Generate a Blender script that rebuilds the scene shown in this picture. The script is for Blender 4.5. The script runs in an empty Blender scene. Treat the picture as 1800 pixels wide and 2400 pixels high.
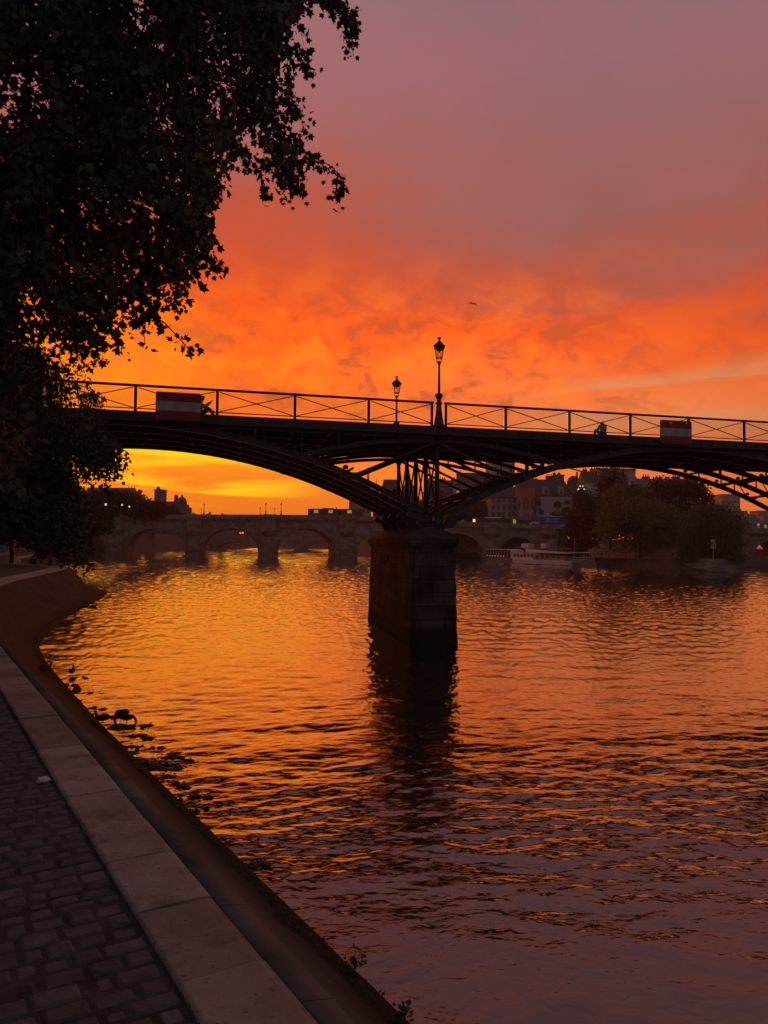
import bpy, bmesh, math, random
import numpy as np
from mathutils import Vector, Matrix
random.seed(7); rng = np.random.default_rng(11)
scene = bpy.context.scene
COL = scene.collection
R_ = math.radians
# ------------------------------------------------------------------ camera
CAM = Vector((0, 0, 4.8)); PITCH = R_(2.29); ROLL = R_(0.51); F = 1800.0
FW = Vector((0, math.cos(PITCH), math.sin(PITCH))); X0 = Vector((1, 0, 0)); U0 = X0.cross(FW)
RT = X0 * math.cos(ROLL) + U0 * math.sin(ROLL); UP = U0 * math.cos(ROLL) - X0 * math.sin(ROLL)
def ray(px, py): return FW + RT * ((px - 900) / F) - UP * ((py - 1200) / F)
def P(px, py, D):
    d = ray(px, py); return CAM + d * (D / d.y)
def PZ(px, py, z=0.0):
    d = ray(px, py); return CAM + d * ((z - CAM.z) / d.z)
cd = bpy.data.cameras.new('camera'); cam = bpy.data.objects.new('camera', cd); COL.objects.link(cam)
cd.sensor_fit = 'HORIZONTAL'; cd.sensor_width = 36; cd.lens = 36; cd.clip_start = 0.05; cd.clip_end = 9000
m = Matrix((RT, UP, -FW)).transposed().to_4x4(); m.translation = CAM; cam.matrix_world = m
scene.camera = cam
# ------------------------------------------------------------------ materials
def lin(r, g, b):
    f = lambda c: (c / 255 / 12.92) if c / 255 <= .04045 else ((c / 255 + .055) / 1.055) ** 2.4
    return (f(r), f(g), f(b), 1)
def newmat(name):
    mt = bpy.data.materials.new(name); mt.use_nodes = True
    nt = mt.node_tree; return mt, nt, nt.nodes['Principled BSDF']
def N(nt, t, **kw):
    n = nt.nodes.new(t)
    for k, v in kw.items(): setattr(n, k, v)
    return n
def mat(name, col, rough=.7, metal=0, var=.35, scale=2.0, bump=.2, bscale=None, spec=None, col2=None, emit=None, estr=0):
    mt, nt, b = newmat(name)
    tc = N(nt, 'ShaderNodeTexCoord')
    n = N(nt, 'ShaderNodeTexNoise'); n.inputs['Scale'].default_value = scale; n.inputs['Detail'].default_value = 6
    nt.links.new(tc.outputs['Object'], n.inputs['Vector'])
    mx = N(nt, 'ShaderNodeMix', data_type='RGBA')
    c1 = tuple(c * (1 - var) for c in col[:3]) + (1,); c2 = (col2 if col2 else tuple(min(1, c * (1 + var)) for c in col[:3])) 
    mx.inputs[6].default_value = c1; mx.inputs[7].default_value = tuple(c2[:3]) + (1,)
    mr = N(nt, 'ShaderNodeMapRange'); mr.inputs[1].default_value = .35; mr.inputs[2].default_value = .65
    nt.links.new(n.outputs['Fac'], mr.inputs[0]); nt.links.new(mr.outputs[0], mx.inputs[0])
    nt.links.new(mx.outputs[2], b.inputs['Base Color'])
    b.inputs['Roughness'].default_value = rough; b.inputs['Metallic'].default_value = metal
    if spec is not None: b.inputs['Specular IOR Level'].default_value = spec
    if bump:
        n2 = N(nt, 'ShaderNodeTexNoise'); n2.inputs['Scale'].default_value = bscale or scale * 6; n2.inputs['Detail'].default_value = 5
        nt.links.new(tc.outputs['Object'], n2.inputs['Vector'])
        bp = N(nt, 'ShaderNodeBump'); bp.inputs['Strength'].default_value = bump; bp.inputs['Distance'].default_value = .03
        nt.links.new(n2.outputs['Fac'], bp.inputs['Height']); nt.links.new(bp.outputs[0], b.inputs['Normal'])
    if emit:
        b.inputs['Emission Color'].default_value = emit; b.inputs['Emission Strength'].default_value = estr
    return mt
def blockmat(name, col, dirv, bw, bh, var=.3, mortar=.012, stain=.5, rough=.85, off=.5, zk=1.0, tide=None):
    """coursed masonry: bricks laid along dirv (horizontal) and height"""
    mt, nt, b = newmat(name)
    g = N(nt, 'ShaderNodeNewGeometry')
    dp = N(nt, 'ShaderNodeVectorMath', operation='DOT_PRODUCT'); dp.inputs[1].default_value = dirv
    nt.links.new(g.outputs['Position'], dp.inputs[0])
    sp = N(nt, 'ShaderNodeSeparateXYZ'); nt.links.new(g.outputs['Position'], sp.inputs[0])
    cb = N(nt, 'ShaderNodeCombineXYZ'); nt.links.new(dp.outputs['Value'], cb.inputs[0])
    mz = N(nt, 'ShaderNodeMath', operation='MULTIPLY'); mz.inputs[1].default_value = zk
    nt.links.new(sp.outputs[2], mz.inputs[0]); nt.links.new(mz.outputs[0], cb.inputs[1])
    br = N(nt, 'ShaderNodeTexBrick'); nt.links.new(cb.outputs[0], br.inputs['Vector'])
    br.inputs['Scale'].default_value = 1; br.inputs['Brick Width'].default_value = bw; br.inputs['Row Height'].default_value = bh
    br.inputs['Mortar Size'].default_value = mortar; br.inputs['Mortar Smooth'].default_value = .3; br.offset = off
    br.inputs['Color1'].default_value = tuple(c * (1 - var) for c in col[:3]) + (1,)
    br.inputs['Color2'].default_value = tuple(min(1, c * (1 + var)) for c in col[:3]) + (1,)
    br.inputs['Mortar'].default_value = tuple(c * .35 for c in col[:3]) + (1,)
    n = N(nt, 'ShaderNodeTexNoise'); n.inputs['Scale'].default_value = .7; n.inputs['Detail'].default_value = 8; n.inputs['Roughness'].default_value = .65
    nt.links.new(g.outputs['Position'], n.inputs['Vector'])
    mr = N(nt, 'ShaderNodeMapRange'); mr.inputs[1].default_value = .35; mr.inputs[2].default_value = .62; mr.inputs[3].default_value = 1 - stain; mr.inputs[4].default_value = 1.15
    nt.links.new(n.outputs['Fac'], mr.inputs[0])
    mx = N(nt, 'ShaderNodeMix', data_type='RGBA', blend_type='MULTIPLY'); mx.inputs[0].default_value = 1
    nt.links.new(br.outputs['Color'], mx.inputs[6]); nt.links.new(mr.outputs[0], mx.inputs[7])
    last = mx.outputs[2]
    if tide is not None:   # wet algae band that water levels leave on the stone
        az_ = N(nt, 'ShaderNodeMath', operation='MULTIPLY_ADD'); az_.inputs[1].default_value = -.9
        nt.links.new(n.outputs['Fac'], az_.inputs[0]); nt.links.new(sp.outputs[2], az_.inputs[2])
        tr_ = N(nt, 'ShaderNodeMapRange'); tr_.inputs[1].default_value = tide - .45 - .25; tr_.inputs[2].default_value = tide - .45 + .12; nt.links.new(az_.outputs[0], tr_.inputs[0])
        m2 = N(nt, 'ShaderNodeMix', data_type='RGBA'); m2.inputs[6].default_value = (.026, .025, .014, 1)
        nt.links.new(tr_.outputs[0], m2.inputs[0]); nt.links.new(last, m2.inputs[7]); last = m2.outputs[2]
        m3 = N(nt, 'ShaderNodeMapRange'); m3.inputs[3].default_value = .8; b.inputs['Specular IOR Level'].default_value = .12; m3.inputs[4].default_value = rough; nt.links.new(tr_.outputs[0], m3.inputs[0]); nt.links.new(m3.outputs[0], b.inputs['Roughness'])
    nt.links.new(last, b.inputs['Base Color']); b.inputs['Roughness'].default_value = rough
    n3 = N(nt, 'ShaderNodeTexNoise'); n3.inputs['Scale'].default_value = 9; n3.inputs['Detail'].default_value = 6
    nt.links.new(g.outputs['Position'], n3.inputs['Vector'])
    ad = N(nt, 'ShaderNodeMath', operation='MULTIPLY_ADD'); ad.inputs[1].default_value = -1.2
    nt.links.new(br.outputs['Fac'], ad.inputs[0]); nt.links.new(n3.outputs['Fac'], ad.inputs[2])
    bp = N(nt, 'ShaderNodeBump'); bp.inputs['Strength'].default_value = .5; bp.inputs['Distance'].default_value = .03
    nt.links.new(ad.outputs[0], bp.inputs['Height']); nt.links.new(bp.outputs[0], b.inputs['Normal'])
    return mt
M = {}
M['iron'] = mat('painted_iron', (.034, .024, .018, 1), .5, .0, .3, 1.5, .15)
M['iron_lamp'] = mat('lamp_iron', (.05, .035, .028, 1), .42, .0, .25, 4, .1)
M['deck'] = mat('deck_timber', (.12, .09, .065, 1), .8, 0, .35, 3, .3)
M['signred'] = mat('sign_red', (.27, .014, .012, 1), .5, 0, .3, 2.2, .05)
M['signwhite'] = mat('sign_white', (.40, .37, .36, 1), .5, 0, .22, 2.2, .05)
M['sticker'] = mat('sticker_pale', (.7, .66, .62, 1), .6, 0, .2, 20, 0)
M['stonefar'] = mat('pale_limestone', (.2, .17, .14, 1), .9, 0, .4, .35, .4, 2)
M['bark'] = mat('bark', (.06, .048, .036, 1), .95, 0, .4, 4, .8, 12)
M['slate'] = mat('slate_roof', (.09, .09, .105, 1), .6, 0, .25, 1.2, .3)
M['zinc'] = mat('zinc_roof', (.16, .165, .18, 1), .55, 0, .2, .7, .1)
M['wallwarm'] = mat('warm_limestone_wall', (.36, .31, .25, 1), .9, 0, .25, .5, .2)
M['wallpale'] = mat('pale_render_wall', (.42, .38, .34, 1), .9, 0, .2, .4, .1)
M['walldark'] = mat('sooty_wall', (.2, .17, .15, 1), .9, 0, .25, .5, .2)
M['brick'] = mat('chimney_brick', (.25, .12, .08, 1), .9, 0, .3, 1, .2)
M['pane'] = mat('window_pane', (.07, .065, .065, 1), .25, 0, .2, 1, 0)
M['lit'] = mat('lit_window', (.3, .2, .1, 1), .4, 0, .1, 1, 0, emit=(1, .55, .22, 1), estr=.30)
M['lampglow'] = mat('lit_lamp', (.8, .7, .5, 1), .4, 0, 0, 1, 0, emit=(1, .74, .45, 1), estr=.7)
M['redlight'] = mat('red_signal_light', (.5, 0, 0, 1), .4, 0, 0, 1, 0, emit=(1, .03, .02, 1), estr=6)
M['headlight'] = mat('lit_headlight', (.9, .6, .3, 1), .3, 0, 0, 1, 0, emit=(1, .5, .2, 1), estr=1.6)
M['whitepaint'] = mat('white_paint', (.82, .8, .78, 1), .3, 0, .06, 2, .02)
M['greypaint'] = mat('grey_paint', (.25, .25, .26, 1), .5, 0, .1, 2, .02)
M['darkpaint'] = mat('dark_green_paint', (.05, .09, .07, 1), .35, 0, .1, 2, .02)
M['blackpaint'] = mat('black_paint', (.02, .02, .022, 1), .3, 0, .1, 2, .02)
M['bluepaint'] = mat('blue_paint', (.03, .08, .34, 1), .4, 0, .1, 2, .02)
M['lightblue'] = mat('light_blue_print', (.12, .3, .6, 1), .5, 0, .1, 2, .02)
M['rubber'] = mat('tyre_rubber', (.02, .02, .02, 1), .85, 0, .1, 5, .1)
M['skin'] = mat('skin', (.45, .27, .19, 1), .6, 0, .08, 5, .02)
M['hair'] = mat('dark_hair', (.03, .02, .015, 1), .6, 0, .2, 20, .2)
M['cloth_dark'] = mat('dark_cloth', (.03, .03, .038, 1), .9, 0, .2, 12, .2)
M['cloth_pale'] = mat('pale_pink_cloth', (.6, .45, .42, 1), .9, 0, .1, 12, .2)
M['cloth_grey'] = mat('grey_cloth', (.16, .15, .16, 1), .9, 0, .1, 12, .2)
M['cloth_blue'] = mat('denim', (.08, .12, .2, 1), .9, 0, .15, 12, .2)
M['feather'] = mat('brown_feathers', (.07, .05, .035, 1), .8, 0, .4, 18, .3)
M['gull'] = mat('grey_white_feathers', (.3, .29, .28, 1), .8, 0, .2, 8, .1)
M['beak'] = mat('beak', (.35, .2, .05, 1), .5, 0, .1, 8, 0)
M['weed'] = mat('wet_weed', (.035, .04, .018, 1), .6, 0, .5, 8, .6)
M['paper'] = mat('crumpled_paper', (.75, .72, .7, 1), .9, 0, .06, 30, .3)
mt, nt, b = newmat('worn_coping_stone'); g_ = N(nt, 'ShaderNodeNewGeometry')
def nz(sc, det, ro=.6):
    n = N(nt, 'ShaderNodeTexNoise'); n.inputs['Scale'].default_value = sc; n.inputs['Detail'].default_value = det; n.inputs['Roughness'].default_value = ro; nt.links.new(g_.outputs['Position'], n.inputs['Vector']); return n.outputs['Fac']
def rg(x, a, b_, lo=0., hi=1.):
    r = N(nt, 'ShaderNodeMapRange'); nt.links.new(x, r.inputs[0])
    for i, v in enumerate((a, b_, lo, hi)): r.inputs[i + 1].default_value = v
    return r.outputs[0]
def mxc(f, a, c, bt='MIX'):
    n = N(nt, 'ShaderNodeMix', data_type='RGBA', blend_type=bt)
    for s_, x in ((0, f), (6, a), (7, c)):
        if isinstance(x, (int, float, tuple)): n.inputs[s_].default_value = x
        else: nt.links.new(x, n.inputs[s_])
    return n.outputs[2]
hv = rg(g_.outputs['Random Per Island'], 0, 1, .62, 1.0)
c_ = mxc(rg(nz(.9, 6), .36, .64), (.27, .255, .225, 1), (.46, .44, .395, 1))
c_ = mxc(rg(nz(3.2, 9, .7), .52, .66), c_, (.21, .19, .165, 1))
c_ = mxc(rg(nz(26, 4), .62, .68), c_, (.10, .09, .08, 1))
c_ = mxc(1.0, c_, hv, 'MULTIPLY')
nt.links.new(c_, b.inputs['Base Color']); b.inputs['Roughness'].default_value = .72
bp = N(nt, 'ShaderNodeBump'); bp.inputs['Distance'].default_value = .02; bp.inputs['Strength'].default_value = .8; nt.links.new(nz(9, 10, .72), bp.inputs['Height']); nt.links.new(bp.outputs[0], b.inputs['Normal'])
M['coping'] = mt
M['tarp'] = mat('pale_tarpaulin', (.42, .36, .3, 1), .8, 0, .15, 2, .3)
M['wood'] = mat('painted_wood', (.3, .18, .1, 1), .7, 0, .2, 4, .2)
M['soil'] = mat('earth_and_grass', (.06, .055, .03, 1), 1, 0, .4, 1, .6)
M['cityground'] = mat('asphalt', (.05, .05, .05, 1), .95, 0, .3, .3, .2)
def leafmat(name, c1, c2, sc=.6, tr=.25):
    mt, nt, b = newmat(name)
    g = N(nt, 'ShaderNodeNewGeometry')
    n = N(nt, 'ShaderNodeTexNoise'); n.inputs['Scale'].default_value = sc; n.inputs['Detail'].default_value = 3
    nt.links.new(g.outputs['Position'], n.inputs['Vector'])
    ad = N(nt, 'ShaderNodeMath', operation='MULTIPLY_ADD'); ad.inputs[1].default_value = .45
    nt.links.new(g.outputs['Random Per Island'], ad.inputs[0]); nt.links.new(n.outputs['Fac'], ad.inputs[2])
    mr = N(nt, 'ShaderNodeMapRange'); mr.inputs[1].default_value = .45; mr.inputs[2].default_value = 1.0
    nt.links.new(ad.outputs[0], mr.inputs[0])
    mx = N(nt, 'ShaderNodeMix', data_type='RGBA'); mx.inputs[6].default_value = c1 + (1,); mx.inputs[7].default_value = c2 + (1,)
    nt.links.new(mr.outputs[0], mx.inputs[0]); nt.links.new(mx.outputs[2], b.inputs['Base Color'])
    b.inputs['Roughness'].default_value = .6
    tl = N(nt, 'ShaderNodeBsdfTranslucent'); nt.links.new(mx.outputs[2], tl.inputs[0])
    ms = N(nt, 'ShaderNodeMixShader'); ms.inputs[0].default_value = tr
    nt.links.new(b.outputs[0], ms.inputs[1]); nt.links.new(tl.outputs[0], ms.inputs[2])
    nt.links.new(ms.outputs[0], nt.nodes['Material Output'].inputs[0])
    return mt
M['leaf'] = leafmat('poplar_leaf', (.03, .04, .015), (.09, .10, .04), .8, .12)
M['leaf_red'] = leafmat('red_brown_leaf', (.07, .03, .018), (.15, .065, .03), .35)
M['leaf_yellow'] = leafmat('yellow_green_leaf', (.10, .085, .02), (.24, .20, .05), .3)
M['leaf_willow'] = leafmat('willow_leaf', (.05, .075, .03), (.15, .18, .06), .4)
M['leaf_dark'] = leafmat('dark_green_leaf', (.03, .035, .014), (.08, .075, .03), .3)
# clear glass
mt, nt, b = newmat('clear_glass')
gl = N(nt, 'ShaderNodeBsdfGlossy'); gl.inputs['Roughness'].default_value = .02
tr = N(nt, 'ShaderNodeBsdfTransparent'); tr.inputs[0].default_value = (.93, .94, .93, 1)
fr = N(nt, 'ShaderNodeFresnel'); fr.inputs[0].default_value = 1.45
ms = N(nt, 'ShaderNodeMixShader'); nt.links.new(fr.outputs[0], ms.inputs[0]); nt.links.new(tr.outputs[0], ms.inputs[1]); nt.links.new(gl.outputs[0], ms.inputs[2])
nt.links.new(ms.outputs[0], nt.nodes['Material Output'].inputs[0]); M['glass'] = mt
# ------------------------------------------------------------------ object helpers
ORG = {}
def tag(o, label=None, cat=None, group=None, kind=None):
    if label: o['label'] = label
    if cat: o['category'] = cat
    if group: o['group'] = group
    if kind: o['kind'] = kind
    return o
def thing(name, label, cat, loc=(0, 0, 0), group=None):
    o = bpy.data.objects.new(name, None); COL.objects.link(o); o.location = loc; ORG[o.name] = Vector(loc)
    o.empty_display_size = .3
    return tag(o, label, cat, group)
class MB:
    def __init__(s): s.v = []; s.f = []
    def add(s, vs, fs):
        b = len(s.v); s.v += [tuple(v) for v in vs]; s.f += [tuple(b + i for i in f) for f in fs]; return s
    def box(s, c, sz, ax=None):
        """c centre, sz full sizes, ax = (x,y,z axis vectors)"""
        c = Vector(c); a = ax or (Vector((1, 0, 0)), Vector((0, 1, 0)), Vector((0, 0, 1)))
        vs = [c + a[0] * (sz[0] / 2 * i) + a[1] * (sz[1] / 2 * j) + a[2] * (sz[2] / 2 * k) for k in (-1, 1) for j in (-1, 1) for i in (-1, 1)]
        return s.add(vs, [(0, 2, 3, 1), (4, 5, 7, 6), (0, 1, 5, 4), (2, 6, 7, 3), (0, 4, 6, 2), (1, 3, 7, 5)])
    def beam(s, p, q, w, h, up=(0, 0, 1)):
        """rectangular bar p->q, w sideways, h along up-ish"""
        p = Vector(p); q = Vector(q); d = (q - p); L = d.length; d.normalize()
        sd = d.cross(Vector(up)); sd = sd.normalized() if sd.length > 1e-4 else Vector((1, 0, 0)); u = sd.cross(d)
        return s.box((p + q) / 2, (L, w, h), (d, sd, u))
    def tube(s, p, q, r0, r1=None, n=8, cap=True):
        p = Vector(p); q = Vector(q); r1 = r0 if r1 is None else r1
        d = (q - p).normalized(); a = d.cross(Vector((0, 0, 1)) if abs(d.z) < .9 else Vector((1, 0, 0))).normalized(); b = d.cross(a)
        vs = []
        for c, r in ((p, r0), (q, r1)):
            vs += [c + a * (r * math.cos(2 * math.pi * k / n)) + b * (r * math.sin(2 * math.pi * k / n)) for k in range(n)]
        fs = [(k, (k + 1) % n, n + (k + 1) % n, n + k) for k in range(n)]
        if cap: fs += [tuple(range(n))[::-1], tuple(range(n, 2 * n))]
        return s.add(vs, fs)
    def path(s, pts, rad, n=6):
        """tapered tube along points"""
        pts = [Vector(p) for p in pts]; vs = []; fs = []
        for i, p in enumerate(pts):
            d = (pts[min(i + 1, len(pts) - 1)] - pts[max(i - 1, 0)]).normalized()
            a = d.cross(Vector((.31, .2, .93))).normalized(); b = d.cross(a); r = rad[i] if hasattr(rad, '__len__') else rad
            vs += [p + a * (r * math.cos(2 * math.pi * k / n)) + b * (r * math.sin(2 * math.pi * k / n)) for k in range(n)]
            if i: fs += [((i - 1) * n + k, (i - 1) * n + (k + 1) % n, i * n + (k + 1) % n, i * n + k) for k in range(n)]
        fs += [tuple(range(n))[::-1], tuple(range((len(pts) - 1) * n, len(pts) * n))]
        return s.add(vs, fs)
    def lathe(s, c, prof, n=16, a0=0, a1=None):
        c = Vector(c); vs = []; fs = []; m_ = len(prof)
        full = a1 is None; cnt = n if full else n + 1; span = 2 * math.pi if full else a1 - a0
        for k in range(cnt):
            t = a0 + span * k / n
            vs += [c + Vector((r * math.cos(t), r * math.sin(t), z)) for r, z in prof]
        for k in range(n):
            k2 = (k + 1) % cnt
            fs += [(k * m_ + j, k2 * m_ + j, k2 * m_ + j + 1, k * m_ + j + 1) for j in range(m_ - 1)]
        return s.add(vs, fs)
    def prism(s, poly, ext):
        """poly: list of 3D points (planar), extruded by ext"""
        n = len(poly); e = Vector(ext); vs = [Vector(p) for p in poly] + [Vector(p) + e for p in poly]
        return s.add(vs, [tuple(range(n))[::-1], tuple(range(n, 2 * n))] + [(k, (k + 1) % n, n + (k + 1) % n, n + k) for k in range(n)])
    def build(s, name, mt, parent=None, smooth=False, base=None, bevel=0):
        if parent is not None: o_ = ORG[parent.name]
        else:
            a = np.array(s.v); o_ = Vector(base) if base is not None else Vector(((a[:, 0].min() + a[:, 0].max()) / 2, (a[:, 1].min() + a[:, 1].max()) / 2, a[:, 2].min()))
        me = bpy.data.meshes.new(name); me.from_pydata([(v[0] - o_.x, v[1] - o_.y, v[2] - o_.z) for v in s.v], [], s.f)
        o = fin(name, me, mt, parent, o_, smooth)
        if bevel:
            md = o.modifiers.new('bevel', 'BEVEL'); md.width = bevel; md.segments = 2; md.limit_method = 'ANGLE'
        return o
def fin(name, me, mt, parent, org, smooth=False):
    bm = bmesh.new(); bm.from_mesh(me); bmesh.ops.recalc_face_normals(bm, faces=bm.faces) if len(me.polygons) < 60000 else None
    bm.to_mesh(me); bm.free()
    if smooth: me.polygons.foreach_set('use_smooth', [True] * len(me.polygons))
    if mt: me.materials.append(mt)
    o = bpy.data.objects.new(name, me); COL.objects.link(o); ORG[o.name] = Vector(org)
    if parent is not None: o.parent = parent
    else: o.location = org
    return o
def copy_tree(o, parent=None, loc=None, rz=None, label=None):
    c = o.copy(); COL.objects.link(c)
    if parent is not None: c.parent = parent
    if loc is not None: c.location = loc; ORG[c.name] = Vector(loc)
    if rz is not None: c.rotation_euler = (0, 0, rz)
    if label: c['label'] = label
    for ch in [x for x in bpy.data.objects if x.parent == o]: copy_tree(ch, c)
    return c
def npmesh(name, verts, nper, mt, parent=None, org=(0, 0, 0), smooth=False):
    """verts (n*nper,3) -> n polygons of nper corners"""
    me = bpy.data.meshes.new(name); nv = len(verts); org = Vector(org)
    me.vertices.add(nv); me.vertices.foreach_set('co', (verts - np.array(org)).astype(np.float32).ravel())
    me.loops.add(nv); me.loops.foreach_set('vertex_index', np.arange(nv, dtype=np.int32))
    npol = nv // nper; me.polygons.add(npol)
    me.polygons.foreach_set('loop_start', np.arange(0, nv, nper, dtype=np.int32))
    me.update(calc_edges=True); me.validate()
    if mt: me.materials.append(mt)
    o = bpy.data.objects.new(name, me); COL.objects.link(o); ORG[o.name] = org
    if parent is not None: o.parent = parent
    else: o.location = org
    return o
# ------------------------------------------------------------------ world: dusk sky with lit clouds
SUNAZ = R_(-19); SUNEL = R_(3)
w = bpy.data.worlds.new('World'); scene.world = w; w.use_nodes = True
nt = w.node_tree; nt.nodes.clear(); L = nt.links.new
def mth(op, a, b=None, c=None, clamp=False):
    n = N(nt, 'ShaderNodeMath', operation=op); n.use_clamp = clamp
    for i, x in enumerate((a, b, c)):
        if x is None: continue
        if isinstance(x, (int, float)): n.inputs[i].default_value = x
        else: L(x, n.inputs[i])
    return n.outputs[0]
def smooth(x, a, b, lo=0., hi=1.):
    n = N(nt, 'ShaderNodeMapRange', interpolation_type='SMOOTHSTEP'); L(x, n.inputs[0])
    for i, v in enumerate((a, b, lo, hi)): n.inputs[i + 1].default_value = v
    return n.outputs[0]
def mixc(f, a, b, bt='MIX'):
    n = N(nt, 'ShaderNodeMix', data_type='RGBA', blend_type=bt)
    for s_, x in ((0, f), (6, a), (7, b)):
        if isinstance(x, (int, float, tuple)): n.inputs[s_].default_value = x
        else: L(x, n.inputs[s_])
    return n.outputs[2]
tc = N(nt, 'ShaderNodeTexCoord'); sp = N(nt, 'ShaderNodeSeparateXYZ'); L(tc.outputs['Generated'], sp.inputs[0])
dx, dy, dz = sp.outputs
deg = 180 / math.pi
el = mth('MULTIPLY', mth('ARCSINE', dz), deg)
az = mth('MULTIPLY', mth('ARCTAN2', dx, dy), deg)
# cloud-plane coordinates
zz = mth('ADD', mth('MAXIMUM', dz, 0.0), .10)
cx = mth('DIVIDE', dx, zz); cy = mth('DIVIDE', dy, zz)
def noise(x, y, z, sc, det=5, rough=.55, dist=0):
    c = N(nt, 'ShaderNodeCombineXYZ'); L(x, c.inputs[0]); L(y, c.inputs[1]); c.inputs[2].default_value = z
    n = N(nt, 'ShaderNodeTexNoise'); n.inputs['Scale'].default_value = sc; n.inputs['Detail'].default_value = det
    n.inputs['Roughness'].default_value = rough; n.inputs['Distortion'].default_value = dist; L(c.outputs[0], n.inputs['Vector']); return n.outputs['Fac']
n_big = noise(mth('MULTIPLY', cx, .8), cy, 3.1, .9, 4, .5, .4)
n_mid = noise(cx, mth('MULTIPLY', cy, .75), 7.7, 2.6, 7, .55, .25)
n_hor = noise(mth('MULTIPLY', az, .028), mth('MULTIPLY', el, .36), 1.3, 1.5, 5, .5, .5)
n_puff = noise(mth('MULTIPLY', az, .24), mth('MULTIPLY', el, .38), 5.5, 1.1, 6, .6, .3)
eb = mth('ADD', el, mth('MULTIPLY', mth('SUBTRACT', n_big, .5), smooth(el, 3, 22, 1, 12)))
eb = mth('ADD', eb, mth('MULTIPLY', mth('SUBTRACT', n_mid, .5), smooth(el, 3, 20, .5, 9)))
eb = mth('ADD', eb, mth('MULTIPLY', mth('SUBTRACT', n_hor, .5), smooth(el, 1, 6, .8, 3.5)))
def ramp(stops):
    r = N(nt, 'ShaderNodeValToRGB'); cr = r.color_ramp
    for k, (e, c) in enumerate(stops):
        pos = (e + 5) / 95
        if k < 2: el_ = cr.elements[k]; el_.position = pos
        else: el_ = cr.elements.new(pos)
        el_.color = lin(*c)
    L(mth('DIVIDE', mth('ADD', eb, 5.0), 95.0, None, True), r.inputs[0]); return r.outputs[0]
left = ramp([(-5, (90, 45, 22)), (0, (212, 98, 10)), (2, (224, 110, 10)), (3.8, (240, 120, 10)), (5.2, (250, 134, 8)), (7, (250, 124, 8)), (9, (250, 112, 10)), (11.5, (248, 102, 9)),
             (14, (244, 92, 8)), (17, (240, 87, 15)), (20, (226, 82, 34)), (24, (198, 86, 60)), (28, (178, 100, 94)), (33, (170, 108, 112)), (38, (158, 112, 120)), (50, (92, 76, 80)), (90, (50, 46, 52))])
right = ramp([(-5, (80, 42, 26)), (0, (214, 100, 52)), (3, (238, 118, 48)), (6, (238, 120, 52)), (8.5, (230, 122, 66)), (11, (226, 104, 48)), (14, (230, 86, 28)), (16.5, (214, 82, 38)),
              (19, (182, 86, 66)), (23, (158, 96, 88)), (28, (152, 102, 102)), (33, (148, 106, 114)), (38, (140, 106, 116)), (50, (88, 76, 82)), (90, (48, 46, 52))])
sky = mixc(smooth(az, -17, 19), left, right)
# duller grey-orange cloud patches and brighter wisps inside the lit bank
band = mth('MULTIPLY', smooth(el, 6, 11), smooth(el, 23, 13))
dark = mth('MULTIPLY', mth('MULTIPLY', smooth(n_puff, .50, .63), mth('MULTIPLY', band, smooth(az, 24, 6, .4, 1))), .62)
sky = mixc(dark, sky, lin(150, 72, 42))
lite = mth('MULTIPLY', mth('MULTIPLY', smooth(n_puff, .53, .36), mth('MULTIPLY', band, smooth(az, 24, 4, .2, 1))), .65)
sky = mixc(lite, sky, lin(255, 122, 26))
# pale gap low on the right
gap = mth('MULTIPLY', mth('MULTIPLY', smooth(az, 6, 17), smooth(n_hor, .44, .60)), mth('MULTIPLY', smooth(el, 6.5, 9.5), smooth(el, 15.5, 11)))
sky = mixc(mth('MULTIPLY', gap, .6), sky, lin(205, 140, 92))
# low yellow streaks near the sun
low = mth('MULTIPLY', mth('MULTIPLY', smooth(el, 2.2, 4.0), smooth(el, 8.2, 6.2)), smooth(az, -3, -11))
sky = mixc(mth('MULTIPLY', mth('MULTIPLY', low, smooth(n_hor, .47, .58)), .95), sky, lin(255, 204, 10))
sky = mixc(mth('MULTIPLY', mth('MULTIPLY', low, smooth(n_hor, .47, .36)), .55), sky, lin(236, 134, 30))
glow = mth('MULTIPLY', smooth(az, -9, -20), mth('MULTIPLY', smooth(el, 20, 12), smooth(el, 7, 10)))
sky = mixc(mth('MULTIPLY', glow, .45), sky, lin(252, 142, 10))
# faint high mauve streaks
hi = mth('MULTIPLY', smooth(el, 17, 26), mth('SUBTRACT', n_mid, .5))
sky = mixc(mth('MULTIPLY', mth('MAXIMUM', hi, 0.0), 1.1, None, True), sky, lin(196, 98, 88))
# away from the sun the dusk sky is dim and blue-grey
face = mth('ADD', mth('MULTIPLY', dx, math.sin(SUNAZ)), mth('MULTIPLY', dy, math.cos(SUNAZ)))
bk = smooth(face, .62, -.35)
sky = mixc(bk, sky, mixc(smooth(el, 4, 40), lin(122, 98, 102), lin(84, 79, 86)))
bg = N(nt, 'ShaderNodeBackground'); L(sky, bg.inputs[0]); L(mth('ADD', 1.0, mth('MULTIPLY', smooth(el, 22, 13), mth('MULTIPLY', smooth(face, .5, .9), .38))), bg.inputs[1])
st = N(nt, 'ShaderNodeTexSky'); st.sky_type = 'NISHITA'; st.sun_disc = False; st.sun_elevation = SUNEL; st.sun_rotation = SUNAZ
bg2 = N(nt, 'ShaderNodeBackground'); L(st.outputs[0], bg2.inputs[0]); bg2.inputs[1].default_value = .0015
ads = N(nt, 'ShaderNodeAddShader'); L(bg.outputs[0], ads.inputs[0]); L(bg2.outputs[0], ads.inputs[1])
wo = N(nt, 'ShaderNodeOutputWorld'); L(ads.outputs[0], wo.inputs[0])
ld = bpy.data.lights.new('sun', 'SUN'); ld.energy = .07; ld.angle = R_(40); ld.color = (1, .36, .06)
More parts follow.
